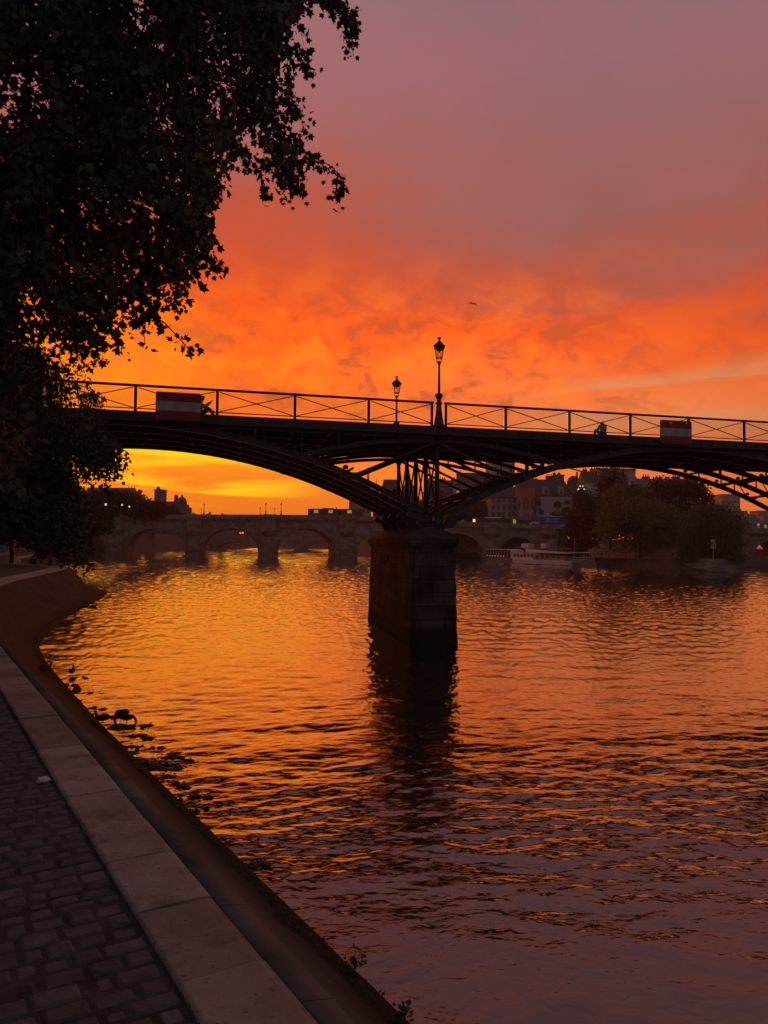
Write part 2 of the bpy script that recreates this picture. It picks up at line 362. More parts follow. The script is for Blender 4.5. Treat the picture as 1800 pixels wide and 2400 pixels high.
lo = bpy.data.objects.new('sun', ld); COL.objects.link(lo)
sd = Vector((math.sin(SUNAZ) * math.cos(SUNEL), math.cos(SUNAZ) * math.cos(SUNEL), math.sin(SUNEL)))
lo.rotation_euler = sd.to_track_quat('Z', 'Y').to_euler(); lo.location = (0, 0, 60)
vs = scene.view_settings; vs.view_transform = 'Standard'; vs.look = 'None'; vs.exposure = 0; vs.gamma = 1
scene.cycles.max_bounces = 8; scene.cycles.transparent_max_bounces = 24; scene.cycles.volume_bounces = 1
scene.cycles.use_denoising = True
# ------------------------------------------------------------------ haze
mt = bpy.data.materials.new('haze_air'); mt.use_nodes = True; mt.node_tree.nodes.clear()
pv = N(mt.node_tree, 'ShaderNodeVolumePrincipled'); pv.inputs['Color'].default_value = (.85, .7, .58, 1); pv.inputs['Density'].default_value = .00036; pv.inputs['Anisotropy'].default_value = .35
mo = N(mt.node_tree, 'ShaderNodeOutputMaterial'); mt.node_tree.links.new(pv.outputs[0], mo.inputs['Volume'])
hz = MB().box((0, 430, 43.5), (1500, 1040, 97)).build('haze', mt); tag(hz, kind='stuff')
# ------------------------------------------------------------------ river
def build_river():
    az_ = np.concatenate([np.linspace(-180, -36, 70, endpoint=False), np.linspace(-36, 36, 1000, endpoint=False), np.linspace(36, 180, 70)]) * math.pi / 180
    yy = np.concatenate([np.linspace(2500, 1440, 700, endpoint=False), np.linspace(1440, 1292, 330)]); r1 = 4.8 * 1800 / (yy - 1272)
    rr = np.concatenate([[.8, 2, 3.2, 4.4, 5.4, 6.2], r1, np.array([450, 600, 900, 1500, 3000, 6000])])
    A, Rr = np.meshgrid(az_, rr); X = np.sin(A) * Rr; Y = np.cos(A) * Rr
    dr = np.gradient(rr)[:, None] * np.ones_like(A)
    Z = np.zeros_like(X); g = np.random.default_rng(5)
    nw = 90; lam = np.exp(g.uniform(math.log(.13), math.log(3.5), nw)); th = g.normal(math.radians(100), math.radians(30), nw)
    # calmer near the bank in the foreground, rougher mid-river, in drifting patches
    patch = .5 + .5 * np.sin(X * .21 + 1.3 * np.sin(Y * .13 + 1) + .8) * np.sin(Y * .17 - X * .06 + .5)
    rough = (.55 + .8 * patch) * np.clip(1.15 - Rr / 110, .6, 1)
    near = np.clip((Rr - 8) / 7, 0, 1); near = near * near * (3 - 2 * near)
    for k in range(nw):
        l = lam[k]; kx, ky = math.cos(th[k]) * 2 * math.pi / l, math.sin(th[k]) * 2 * math.pi / l
        slope = .0095 if l < .8 else (.006 if l < 1.6 else .0036)
        a = slope * math.sqrt(2) * l / (2 * math.pi)
        att = np.clip(1.6 - 4.2 * dr / l, 0, 1)
        if l < 1.6: att = att * rough * (.22 + .78 * near)
        ph = g.uniform(0, 6.28)
        q = kx * X + ky * Y + ph + .9 * np.sin(.35 * X / l + ph) * .6 + .5 * np.sin(.22 * Y / l + 2 * ph)
        Z += a * att * (np.sin(q) + .22 * np.cos(2 * q))
    # short chop finer than the long sines, built at each ring's own resolution so facets stand up and hide each other far out
    cell = Rr * (72 * math.pi / 180 / 1000)
    nz_ = g.normal(0, 1, X.shape)
    for r_i in range(len(rr)):
        if rr[r_i] < 9 or rr[r_i] > 500: nz_[r_i] = 0; continue
        k_ = max(1, int(round(dr[r_i, 0] / cell[r_i, 0] * .9)))
        if k_ > 1:
            kn = np.hanning(2 * k_ + 1); kn /= math.sqrt((kn ** 2).sum()); nz_[r_i] = np.convolve(nz_[r_i], kn, 'same')
    nz_[1:-1] = (nz_[:-2] * .35 + nz_[1:-1] + nz_[2:] * .35) / 1.11
    wgt = np.clip((Rr - 14) / 40, 0, 1) * np.clip(1.25 - Rr / 260, .42, 1)
    Z += np.clip(nz_, -2.2, 2.2) * dr * .052 * wgt
    # boat wake bands crossing the foreground
    for (c0, sx, amp) in ((13.2, .30, .009), (15.4, .30, .010), (10.6, .42, .005)):
        d = (Y + sx * X - c0); Z += amp * np.exp(-(d / 1.1) ** 2) * np.sin(d * 7) * (.6 + .4 * np.sin(X * .9))
    n0, n1 = X.shape
    co = np.stack([X, Y, Z], -1).reshape(-1, 3)
    i, j = np.meshgrid(np.arange(n0 - 1), np.arange(n1 - 1), indexing='ij'); b = i * n1 + j
    q = np.stack([b, b + n1, b + n1 + 1, b + 1], -1).reshape(-1, 4)
    me = bpy.data.meshes.new('river'); me.vertices.add(len(co)); me.vertices.foreach_set('co', co.astype(np.float32).ravel())
    me.loops.add(q.size); me.loops.foreach_set('vertex_index', q.astype(np.int32).ravel()); me.polygons.add(len(q))
    me.polygons.foreach_set('loop_start', np.arange(0, q.size, 4, dtype=np.int32)); me.polygons.foreach_set('use_smooth', np.ones(len(q), bool))
    me.update(calc_edges=True)
    mt, nt, b = newmat('river_water')
    b.inputs['Base Color'].default_value = (.012, .009, .006, 1); b.inputs['Roughness'].default_value = .02; b.inputs['IOR'].default_value = 1.55; b.inputs['Coat Weight'].default_value = 1; b.inputs['Coat IOR'].default_value = 1.68; b.inputs['Coat Roughness'].default_value = .02
    g_ = N(nt, 'ShaderNodeNewGeometry'); mp = N(nt, 'ShaderNodeMapping'); mp.inputs['Scale'].default_value = (1, 2.3, 1); mp.inputs['Rotation'].default_value = (0, 0, .12)
    nt.links.new(g_.outputs['Position'], mp.inputs['Vector'])
    cdn = N(nt, 'ShaderNodeCameraData')
    prev = None
    for sc, ky_, dist, lo_, hi_ in ((6.0, 1.6, .016, 5, 60), (2.8, .8, .026, 24, 90), (1.5, .45, .045, 48, 240), (.8, .3, .085, 90, 600), (.45, .2, .15, 170, 900)):
        mp = N(nt, 'ShaderNodeMapping'); mp.inputs['Scale'].default_value = (1, ky_, 1); mp.inputs['Rotation'].default_value = (0, 0, .08)
        nt.links.new(g_.outputs['Position'], mp.inputs['Vector'])
        n = N(nt, 'ShaderNodeTexNoise'); n.inputs['Scale'].default_value = sc; n.inputs['Detail'].default_value = 3; n.inputs['Distortion'].default_value = .4
        nt.links.new(mp.outputs[0], n.inputs['Vector'])
        # distance from the bank side origin, in world space: finer ripples are only resolved close by
        ln = N(nt, 'ShaderNodeVectorMath', operation='LENGTH'); nt.links.new(g_.outputs['Position'], ln.inputs[0])
        mr = N(nt, 'ShaderNodeMapRange'); nt.links.new(ln.outputs['Value'], mr.inputs[0]); mr.inputs[1].default_value = lo_ * .5; mr.inputs[2].default_value = lo_
        bp = N(nt, 'ShaderNodeBump'); bp.inputs['Distance'].default_value = dist
        ml = N(nt, 'ShaderNodeMath', operation='MULTIPLY'); ml.inputs[1].default_value = .45; nt.links.new(mr.outputs[0], ml.inputs[0])
        nt.links.new(ml.outputs[0], bp.inputs['Strength']); nt.links.new(n.outputs['Fac'], bp.inputs['Height'])
        if prev: nt.links.new(prev, bp.inputs['Normal'])
        prev = bp.outputs[0]
    nt.links.new(prev, b.inputs['Normal']); nt.links.new(prev, b.inputs['Coat Normal'])
    me.materials.append(mt); o = bpy.data.objects.new('river', me); COL.objects.link(o); tag(o, kind='structure')
build_river()
# ------------------------------------------------------------------ near quay
QZ = 2.3
Wpx = [(955, 2400), (603, 2041), (416, 1878), (241, 1705), (133, 1597), (92, 1545)]
Wl = [Vector((4.96 - .617 * z_, z_, 0)) for z_ in (-40, -14, 0, 4)] + [PZ(x, y, 0) for x, y in Wpx]
Wl = [Vector((4.96 - .617 * v.y, v.y, 0)) if v.y < 26 else v for v in Wl]
Wl += [PZ(x, y, 0) for x, y in ((76, 1513), (99, 1488), (148, 1446), (202, 1419), (232, 1402), (250, 1390))]
tip = Wl[-1]
Wl += [tip + Vector(d) for d in ((-1.5, 3.2, 0), (-6, 8, 0), (-14, 16, 0), (-33, 70, 0), (-66, 165, 0))]
def resample(pts, step):
    out = []; carry = 0
    for a, b in zip(pts[:-1], pts[1:]):
        n = max(1, int((b - a).length / step)); out += [a.lerp(b, k / n) for k in range(n)]
    return out + [pts[-1]]
def smoothpl(pts, it):
    pts = list(pts)
    for _ in range(it): pts = [pts[0]] + [(pts[i - 1] + pts[i] * 2 + pts[i + 1]) / 4 for i in range(1, len(pts) - 1)] + [pts[-1]]
    return pts
Wl = smoothpl(resample(Wl, 1.0), 6)
cum = [0]
for a, b in zip(Wl[:-1], Wl[1:]): cum.append(cum[-1] + (b - a).length)
def qframe(s):
    s = max(0, min(cum[-1] - 1e-3, s)); k = max(i for i in range(len(cum)) if cum[i] <= s); k = min(k, len(Wl) - 2)
    t = (s - cum[k]) / (cum[k + 1] - cum[k]); p = Wl[k].lerp(Wl[k + 1], t)
    a = Wl[max(0, k - 1)].lerp(Wl[k], t); b = Wl[min(len(Wl) - 1, k + 1)].lerp(Wl[min(len(Wl) - 1, k + 2)], t)
    d = (b - a).normalized(); return p, d, Vector((-d.y, d.x, 0))
def scurv(y): # arc length at which the water line passes depth y
    for k in range(len(Wl) - 1):
        if Wl[k].y <= y <= Wl[k + 1].y: return cum[k] + (y - Wl[k].y) / (Wl[k + 1].y - Wl[k].y) * (cum[k + 1] - cum[k])
S0 = scurv(4); STIP = scurv(68)
def batter(s): return 2.36 + .84 * min(1, max(0, (s - scurv(30)) / (STIP - scurv(30))))
qdir = Vector((-.525, .851, 0))
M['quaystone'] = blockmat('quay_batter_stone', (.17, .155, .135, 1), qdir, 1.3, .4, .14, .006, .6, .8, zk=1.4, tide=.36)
qnt = M['quaystone'].node_tree; qb = qnt.nodes['Principled BSDF']   # shade of the overhanging trees painted into the farther stretch's stone colour
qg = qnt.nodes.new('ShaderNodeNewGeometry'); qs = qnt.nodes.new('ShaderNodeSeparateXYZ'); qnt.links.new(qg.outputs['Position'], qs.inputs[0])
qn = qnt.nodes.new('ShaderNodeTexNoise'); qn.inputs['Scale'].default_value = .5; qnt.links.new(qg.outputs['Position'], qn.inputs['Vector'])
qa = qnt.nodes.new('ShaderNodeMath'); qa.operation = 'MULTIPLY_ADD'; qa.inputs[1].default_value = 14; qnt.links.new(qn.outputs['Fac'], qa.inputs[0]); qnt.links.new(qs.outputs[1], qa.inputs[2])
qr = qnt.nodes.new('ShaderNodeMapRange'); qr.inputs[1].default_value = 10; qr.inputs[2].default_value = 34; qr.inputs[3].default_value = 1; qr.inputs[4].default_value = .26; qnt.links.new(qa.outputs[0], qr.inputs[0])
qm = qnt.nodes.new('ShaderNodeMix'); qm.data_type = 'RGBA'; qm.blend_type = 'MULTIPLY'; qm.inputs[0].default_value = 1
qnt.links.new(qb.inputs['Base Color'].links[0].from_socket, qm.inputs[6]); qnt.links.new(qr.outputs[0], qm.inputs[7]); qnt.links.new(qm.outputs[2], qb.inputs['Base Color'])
# battered face with wet, weedy toe
prof = [(0, QZ - .30), (.02, QZ - .02), (.10, QZ - .06), (.5, .80), (.93, .16), (.965, .10), (1.04, .06), (1.10, -.05), (1.14, -1.6)]
qw = thing('quay_wall', 'long sloping stone river wall curving along the near bank with pale coping on top', 'wall', (0, 4, 0))
vs_, fs_ = [], []; ss = np.arange(0, cum[-1], .5); npf = len(prof)
for s in ss:
    p, d, n = qframe(s); b_ = batter(s)
    for (t, z) in prof:
        j = .02 * math.sin(s * 5.1 + t * 9) + .015 * math.sin(s * 13.7 + 3 * t)
        q = p + n * (b_ * (1 - t) + (j if .2 < t < 1.2 else 0)); vs_.append((q.x, q.y, z if z > QZ - .5 or z < -.5 else z + (.6 * j)))
for k in range(len(ss) - 1):
    for j in range(npf - 1): a = k * npf + j; fs_.append((a, a + 1, a + npf + 1, a + npf))
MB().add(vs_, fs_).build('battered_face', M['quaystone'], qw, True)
cw = lambda s: .50 + 1.02 * min(1, max(0, (s - scurv(22)) / 25))
mb = MB(); s = 0.3; SEND = cum[-1] - 2
rj = random.Random(3)
while s < SEND:
    ln = .94 + rj.uniform(-.12, .12); g = .006
    p0, d0, n0 = qframe(s + g); p1, d1, n1 = qframe(s + ln - g); b0, b1 = batter(s), batter(s + ln); z = QZ + .012 + rj.uniform(-.008, .008)
    pr = [(-.035, z - .26), (-.05, z - .07), (-.02, z - .015), (.03, z), (cw(s) - .02, z), (cw(s), z - .02), (cw(s), z - .26)]
    vs_ = [p0 + n0 * (b0 + t) + Vector((0, 0, zz_)) for t, zz_ in pr] + [p1 + n1 * (b1 + t) + Vector((0, 0, zz_)) for t, zz_ in pr]
    n_ = len(pr); mb.add(vs_, [tuple(range(n_))[::-1], tuple(range(n_, 2 * n_))] + [(k, (k + 1) % n_, n_ + (k + 1) % n_, n_ + k) for k in range(n_)])
    s += ln
mb.build('coping', M['coping'], qw, bevel=.007)
# pavement sheet
vs_, fs_ = [], []
ss = np.arange(0, cum[-1], 2.0)
for s in ss:
    p, d, n = qframe(s); a = p + n * (batter(s) + cw(s) - .1); c = p + n * (batter(s) + 16)
    vs_ += [(a.x, a.y, QZ - .030), (c.x, c.y, QZ - .030)]
for k in range(len(ss) - 1): fs_.append((2 * k, 2 * k + 1, 2 * k + 3, 2 * k + 2))
M['joint'] = mat('joint_dirt', (.06, .052, .045, 1), 1, 0, .4, 5, .6)
pv_ = MB().add(vs_, fs_).build('quay_pavement', M['joint']); tag(pv_, kind='structure')
# cobbles
mt = mat('cobble_granite', (.10, .092, .088, 1), .8, 0, .3, 5, .5, 35); nt = mt.node_tree; b = nt.nodes['Principled BSDF']
g_ = N(nt, 'ShaderNodeNewGeometry'); hs = N(nt, 'ShaderNodeHueSaturation'); mr = N(nt, 'ShaderNodeMapRange'); mr.inputs[3].default_value = .75; mr.inputs[4].default_value = 1.25
nt.links.new(g_.outputs['Random Per Island'], mr.inputs[0]); nt.links.new(mr.outputs[0], hs.inputs['Value'])
nt.links.new(b.inputs['Base Color'].links[0].from_socket, hs.inputs['Color']); nt.links.new(hs.outputs[0], b.inputs['Base Color'])
M['cobble'] = mt
mb = MB(); s = scurv(0) ; SC = scurv(46)
while s < SC:
    rd = .16 + rj.uniform(-.03, .035); t = batter(s) + cw(s) + .02 + rj.uniform(-.02, .02); p, d, n = qframe(s + rd / 2)
    wob = rj.uniform(-.01, .01); lim = batter(s) + cw(s) + (9 if s < scurv(26) else 5)
    while t < lim:
        ln = rj.uniform(.13, .29); g = .005 + rj.random() * .012
        x0, x1 = t + g, t + ln - g; y0, y1 = -rd / 2 + g + rj.uniform(-.010, .014), rd / 2 - g + rj.uniform(-.014, .010)
        z = QZ - .02 + rj.uniform(-.010, .006); tl = rj.uniform(-.006, .006); i_ = .02; sk = .02 * math.sin(t * 1.7 + s * .8)
        f_ = lambda a_, b_, zz_: (lambda q: (q.x, q.y, zz_))(p + n * a_ + d * (b_ + sk))
        vs_ = [f_(x0, y0, z - .09), f_(x1, y0, z - .09), f_(x1, y1, z - .09), f_(x0, y1, z - .09),
               f_(x0, y0, z - .014), f_(x1, y0, z - .014 + tl), f_(x1, y1, z - .014 + tl), f_(x0, y1, z - .014),
               f_(x0 + i_, y0 + i_, z), f_(x1 - i_, y0 + i_, z + tl), f_(x1 - i_, y1 - i_, z + tl), f_(x0 + i_, y1 - i_, z)]
        mb.add(vs_, [(0, 1, 5, 4), (1, 2, 6, 5), (2, 3, 7, 6), (3, 0, 4, 7), (4, 5, 9, 8), (5, 6, 10, 9), (6, 7, 11, 10), (7, 4, 8, 11), (8, 9, 10, 11)])
        t += ln
    s += rd
cb_ = mb.build('cobblestone_paving', M['cobble'], None, False, base=(-4, 8, QZ)); tag(cb_, kind='structure')
# upper retaining wall and street behind it
M['upperwall'] = blockmat('retaining_wall_stone', (.24, .2, .17, 1), qdir, 1.2, .45, .25, .02, .5)
ss = np.arange(0, cum[-1], 3.0); fr_, bk_ = [], []
for s in ss:
    p, d, n = qframe(s); a = p + n * (batter(s) + 13); fr_.append(Vector((a.x, a.y, 0)));
fr_ = smoothpl(fr_, 12)
mb = MB()
for a, b in zip(fr_[:-1], fr_[1:]):
    if (b - a).length < .05: continue
    c = (a + b) / 2; d = (b - a); mb.box((c.x, c.y, 5.9), (d.length + .02, .9, 8.2), (d.normalized(), Vector((-d.y, d.x, 0)).normalized(), Vector((0, 0, 1))))
uw = mb.build('retaining_wall', M['upperwall']); tag(uw, 'tall dark retaining wall at the back of the lower quay, half hidden by trees', 'wall')
vs_, fs_ = [], []
for a in fr_: vs_ += [(a.x - .3, a.y, 9.2), (a.x - 900, a.y - 5, 9.2)]
for k in range(len(fr_) - 1): fs_.append((2 * k, 2 * k + 1, 2 * k + 3, 2 * k + 2))
MBg = MB().add(vs_, fs_)
lastp = fr_[-1]
MBg.add([(lastp.x - .3, lastp.y, 9.2), (lastp.x - 900, lastp.y, 9.2), (-1500, 4000, 9.2), (-160, 4000, 9.2), (-160, 695, 9.2), (-125, 470, 9.2)], [(0, 1, 2, 3, 4, 5)])
MBg.add([(-160, 700, 9.0), (-160, 4000, 9.0), (2500, 4000, 9.0), (2500, 700, 9.0)], [(0, 1, 2, 3)])
MBg.add([(260, 60, 8.5), (2500, 60, 8.5), (2500, 700, 8.5), (230, 700, 8.5)], [(0, 1, 2, 3)])
go = MBg.build('ground', M['cityground']); tag(go, kind='structure')
# ------------------------------------------------------------------ iron footbridge
U = Vector((math.sin(R_(75.01)), math.cos(R_(75.01)), 0)); WV = Vector((-.19, .982, 0)); PL = 3.51; DZ = 10.46
B0 = P(1027, 996, 37.2); B0.z = 0
def PB(i, w_, z): return B0 + U * (i * PL) + WV * w_ + Vector((0, 0, z))
Z3 = Vector((0, 0, 1)); BAX = (U, WV, Z3)
fb = thing('footbridge', 'dark iron arched footbridge with cross-braced railings spanning the river in the foreground', 'bridge', tuple(PB(0, 4.65, 0)))
WD = 9.3; RIBW = [.15 + k * 2.25 for k in range(5)]
def arch_z(i, c): return 9.9 - 3.9 * ((i - c) / 4.1) ** 2
IL, IR = -9.3, 10.6
MB().box(PB((IL + IR) / 2, WD / 2, DZ - .06), ((IR - IL) * PL, WD + .5, .12), BAX).build('deck', M['deck'], fb)
for w_ in (-.22, WD + .22):
    mb = MB(); mb.box(PB((IL + IR) / 2, w_, DZ - .20), ((IR - IL) * PL, .10, .34), BAX)
    mb.box(PB((IL + IR) / 2, w_ * 1.0 + (.0 if w_ > 0 else -.0), DZ - .40), ((IR - IL) * PL, .22, .06), BAX)
    i = IL + .1
    while i < IR: mb.box(PB(i, w_ + (-.06 if w_ < 0 else .06), DZ - .18), (.05, .06, .24), BAX); i += .2
    mb.build('fascia_girder', M['iron'], fb)
for w_ in RIBW: MB().box(PB((IL + IR) / 2, w_, DZ - .34), ((IR - IL) * PL, .14, .42), BAX).build('deck_girder', M['iron'], fb)
for k in range(-18, 22):
    MB().box(PB(k * .5, WD / 2, DZ - .30), (.12, WD + .2, .30), BAX).build('cross_beam', M['iron'], fb)
def sweep(fn, i0, i1, n, w_, wd, h):
    mb = MB(); vs = []; fs = []
    for k in range(n + 1):
        i = i0 + (i1 - i0) * k / n; e = 1e-3
        t = Vector((PL, (fn(i + e) - fn(i - e)) / (2 * e))).normalized(); nn = Vector((-t.y, t.x))
        for (sx, sz) in ((-1, -1), (1, -1), (1, 1), (-1, 1)):
            vs.append(PB(i + nn.x * sz * h / 2 / PL, w_ + sx * wd / 2, fn(i) + nn.y * sz * h / 2))
    for k in range(n):
        for c in range(4): fs.append((k * 4 + c, k * 4 + (c + 1) % 4, k * 4 + 4 + (c + 1) % 4, k * 4 + 4 + c))
    fs += [(0, 1, 2, 3), (n * 4 + 3, n * 4 + 2, n * 4 + 1, n * 4)]
    return mb.add(vs, fs)
piers = (-8.4, 0, 8.4); crowns = (-4.2, 4.2)
for c in crowns:
    for w_ in RIBW:
        mb = sweep(lambda i: arch_z(i, c) + .12, c - 4.02, c + 4.02, 40, w_, .10, .22)
        mb2 = sweep(lambda i: arch_z(i, c) - .01, c - 4.02, c + 4.02, 40, w_, .17, .04); mb.add(mb2.v, mb2.f)
        mb2 = sweep(lambda i: arch_z(i, c) + .25, c - 4.02, c + 4.02, 40, w_, .17, .04); mb.add(mb2.v, mb2.f)
        for st in (-3.6, -2.9, -2.2, -1.5, -.8, .8, 1.5, 2.2, 2.9, 3.6):
            z = arch_z(c + st, c) + .12; mb.box(PB(c + st, w_, z), (.20, .22, .32), BAX)
        rb = mb.build('arch_rib', M['iron'], fb)
    for st in (-3.6, -2.9, -2.2, -1.5, -.8, 0, .8, 1.5, 2.2, 2.9, 3.6):
        z = arch_z(c + st, c) + .16; mb = MB().tube(PB(c + st, .15, z), PB(c + st, 9.15, z), .065)
        for w_ in RIBW: mb.lathe(PB(c + st, w_, z + .16), [(0, 0), (.12, .0), (.14, .08), (.10, .17), (0, .2)], 8)
        mb.build('tie_bar', M['iron'], fb)
    # wind bracing between neighbouring ribs
    for st0, st1 in ((-3.6, -2.9), (-2.9, -2.2), (2.2, 2.9), (2.9, 3.6)):
        for a_ in (0, 2, 3):
            MB().tube(PB(c + st0, RIBW[a_], arch_z(c + st0, c) + .1), PB(c + st1, RIBW[a_ + 1], arch_z(c + st1, c) + .1), .035).build('wind_brace', M['iron'], fb)
for pi in (0, 8.4, -8.4):
    sides = (-1, 1) if pi == 0 else ((-1,) if pi > 0 else (1,))
    for w_ in RIBW:
        for sg in sides:
            mb = sweep(lambda i: 9.80 - .26 * (i - pi) ** 2, min(pi, pi + sg * 2.0), max(pi, pi + sg * 2.0), 14, w_, .11, .18)
            mb.build('counter_arch', M['iron'], fb)
            a = PB(pi + sg * .03, w_, 9.72); b = PB(pi + sg * 1.2, w_, arch_z(pi + sg * 1.2, pi + sg * 4.2) + .15)
            mb = MB().beam(a, b, .10, .12)
            mb.box(b, (.34, .22, .3), BAX); mb.build('diagonal_strut', M['iron'], fb)
            for ii in ((.9, 1.4, 1.9, 2.4) if pi == 0 else (1.9, 2.4)):
                z0 = max(arch_z(pi + sg * ii, pi + sg * 4.2) + .2, (9.80 - .26 * ii * ii) if ii < 2 else 0); z1 = DZ - .5
                if z1 - z0 > .08: MB().tube(PB(pi + sg * ii, w_, z0), PB(pi + sg * ii, w_, z1), .05, n=6).build('spandrel_post', M['iron'], fb)
            for ii in (1.6,):
                MB().tube(PB(pi + sg * ii, w_, arch_z(pi + sg * ii, pi + sg * 4.2) + .2), PB(pi + sg * ii, w_, 9.8 - .26 * ii * ii), .045, n=6).build('spandrel_post', M['iron'], fb)
        mb = MB().tube(PB(pi, w_, 5.6), PB(pi, w_, 9.95), .12, .11, 10)
        mb.lathe(PB(pi, w_, 9.5), [(.12, 0), (.2, .12), (.2, .3), (.12, .42)], 10); mb.lathe(PB(pi, w_, 5.6), [(.24, 0), (.24, .25), (.14, .4)], 10)
        if pi > -8: mb.build('column', M['iron'], fb)
        for sg in sides:   # cast springing shoe
            mb = MB(); c_ = PB(pi + sg * .2, w_, 5.86)
            mb.tube(c_ - WV * .17, c_ + WV * .17, .32, n=14); mb.beam(PB(pi, w_, 5.45), PB(pi + sg * .42, w_, 6.25), .3, .28)
            mb.build('springing_shoe', M['iron'], fb)
    for a_ in range(4):
        if pi == -8.4: continue
        MB().tube(PB(pi, RIBW[a_], 6.2), PB(pi, RIBW[a_ + 1], 9.6), .045).tube(PB(pi, RIBW[a_], 9.6), PB(pi, RIBW[a_ + 1], 6.2), .045).build('cross_brace', M['iron'], fb)
    for (ii, zz_) in ((1.2, None), (-1.2, None)):
        if pi == 0:
            z = arch_z(abs(ii), 4.2) + .5; MB().tube(PB(ii, .15, z), PB(ii, 9.15, z), .06).build('tie_bar', M['iron'], fb)
# railings
def rail_seg(i0, i1, w_):
    mb = MB(); z = DZ + 1.16
    mb.beam(PB(i0, w_, z), PB(i1, w_, z), .09, .075); mb.beam(PB(i0, w_, z - .055), PB(i1, w_, z - .055), .05, .03)
    for i_ in (i0, i1): mb.tube(PB(i_, w_ - .045, z - .01), PB(i_, w_ + .045, z - .01), .055, n=10)
    mb.build('handrail', M['iron'], fb)
    MB().beam(PB(i0, w_, DZ + .13), PB(i1, w_, DZ + .13), .04, .045).build('bottom_rail', M['iron'], fb)
GAP = .09
for w_ in (-.12, WD + .12):
    for (a, b_) in ((-9.3, -8.4 - GAP), (-8.4 + GAP, -GAP), (GAP, 8.4 - GAP), (8.4 + GAP, 10.6)):
        rail_seg(a, b_, w_)
        if b_ - a < 3: posts = [a, b_]
        elif a < -5: posts = [a, -7] + [float(k) for k in range(-6, 0)] + [b_]
        else: posts = [a] + [float(k) for k in range(1, 8)] + [b_]
        for k, p_ in enumerate(posts):
            q = p_ + (.012 if k == 0 else (-.012 if k == len(posts) - 1 else 0))
            mb = MB().box(PB(q, w_, DZ + .56), (.075, .15, 1.14), BAX); mb.box(PB(q, w_, DZ + .56), (.13, .05, 1.10), BAX)
            mb.box(PB(q, w_, DZ - .02), (.2, .16, .05), BAX); mb.build('railing_post', M['iron'], fb)
            if k < len(posts) - 1:
                r_ = posts[k + 1]; a1, b1 = q + .03, r_ - .03
                mb = MB().beam(PB(a1, w_, DZ + .17), PB(b1, w_, DZ + 1.06), .03, .038); mb.beam(PB(a1, w_ + .035, DZ + 1.06), PB(b1, w_ + .035, DZ + .17), .03, .038)
                mb.build('cross_rail', M['iron'], fb)
                if w_ < 0: MB().box(PB((a1 + b1) / 2, w_ + .09, DZ + .61), ((b1 - a1) * PL, .012, .9), BAX).build('glass_pane', M['glass'], fb)
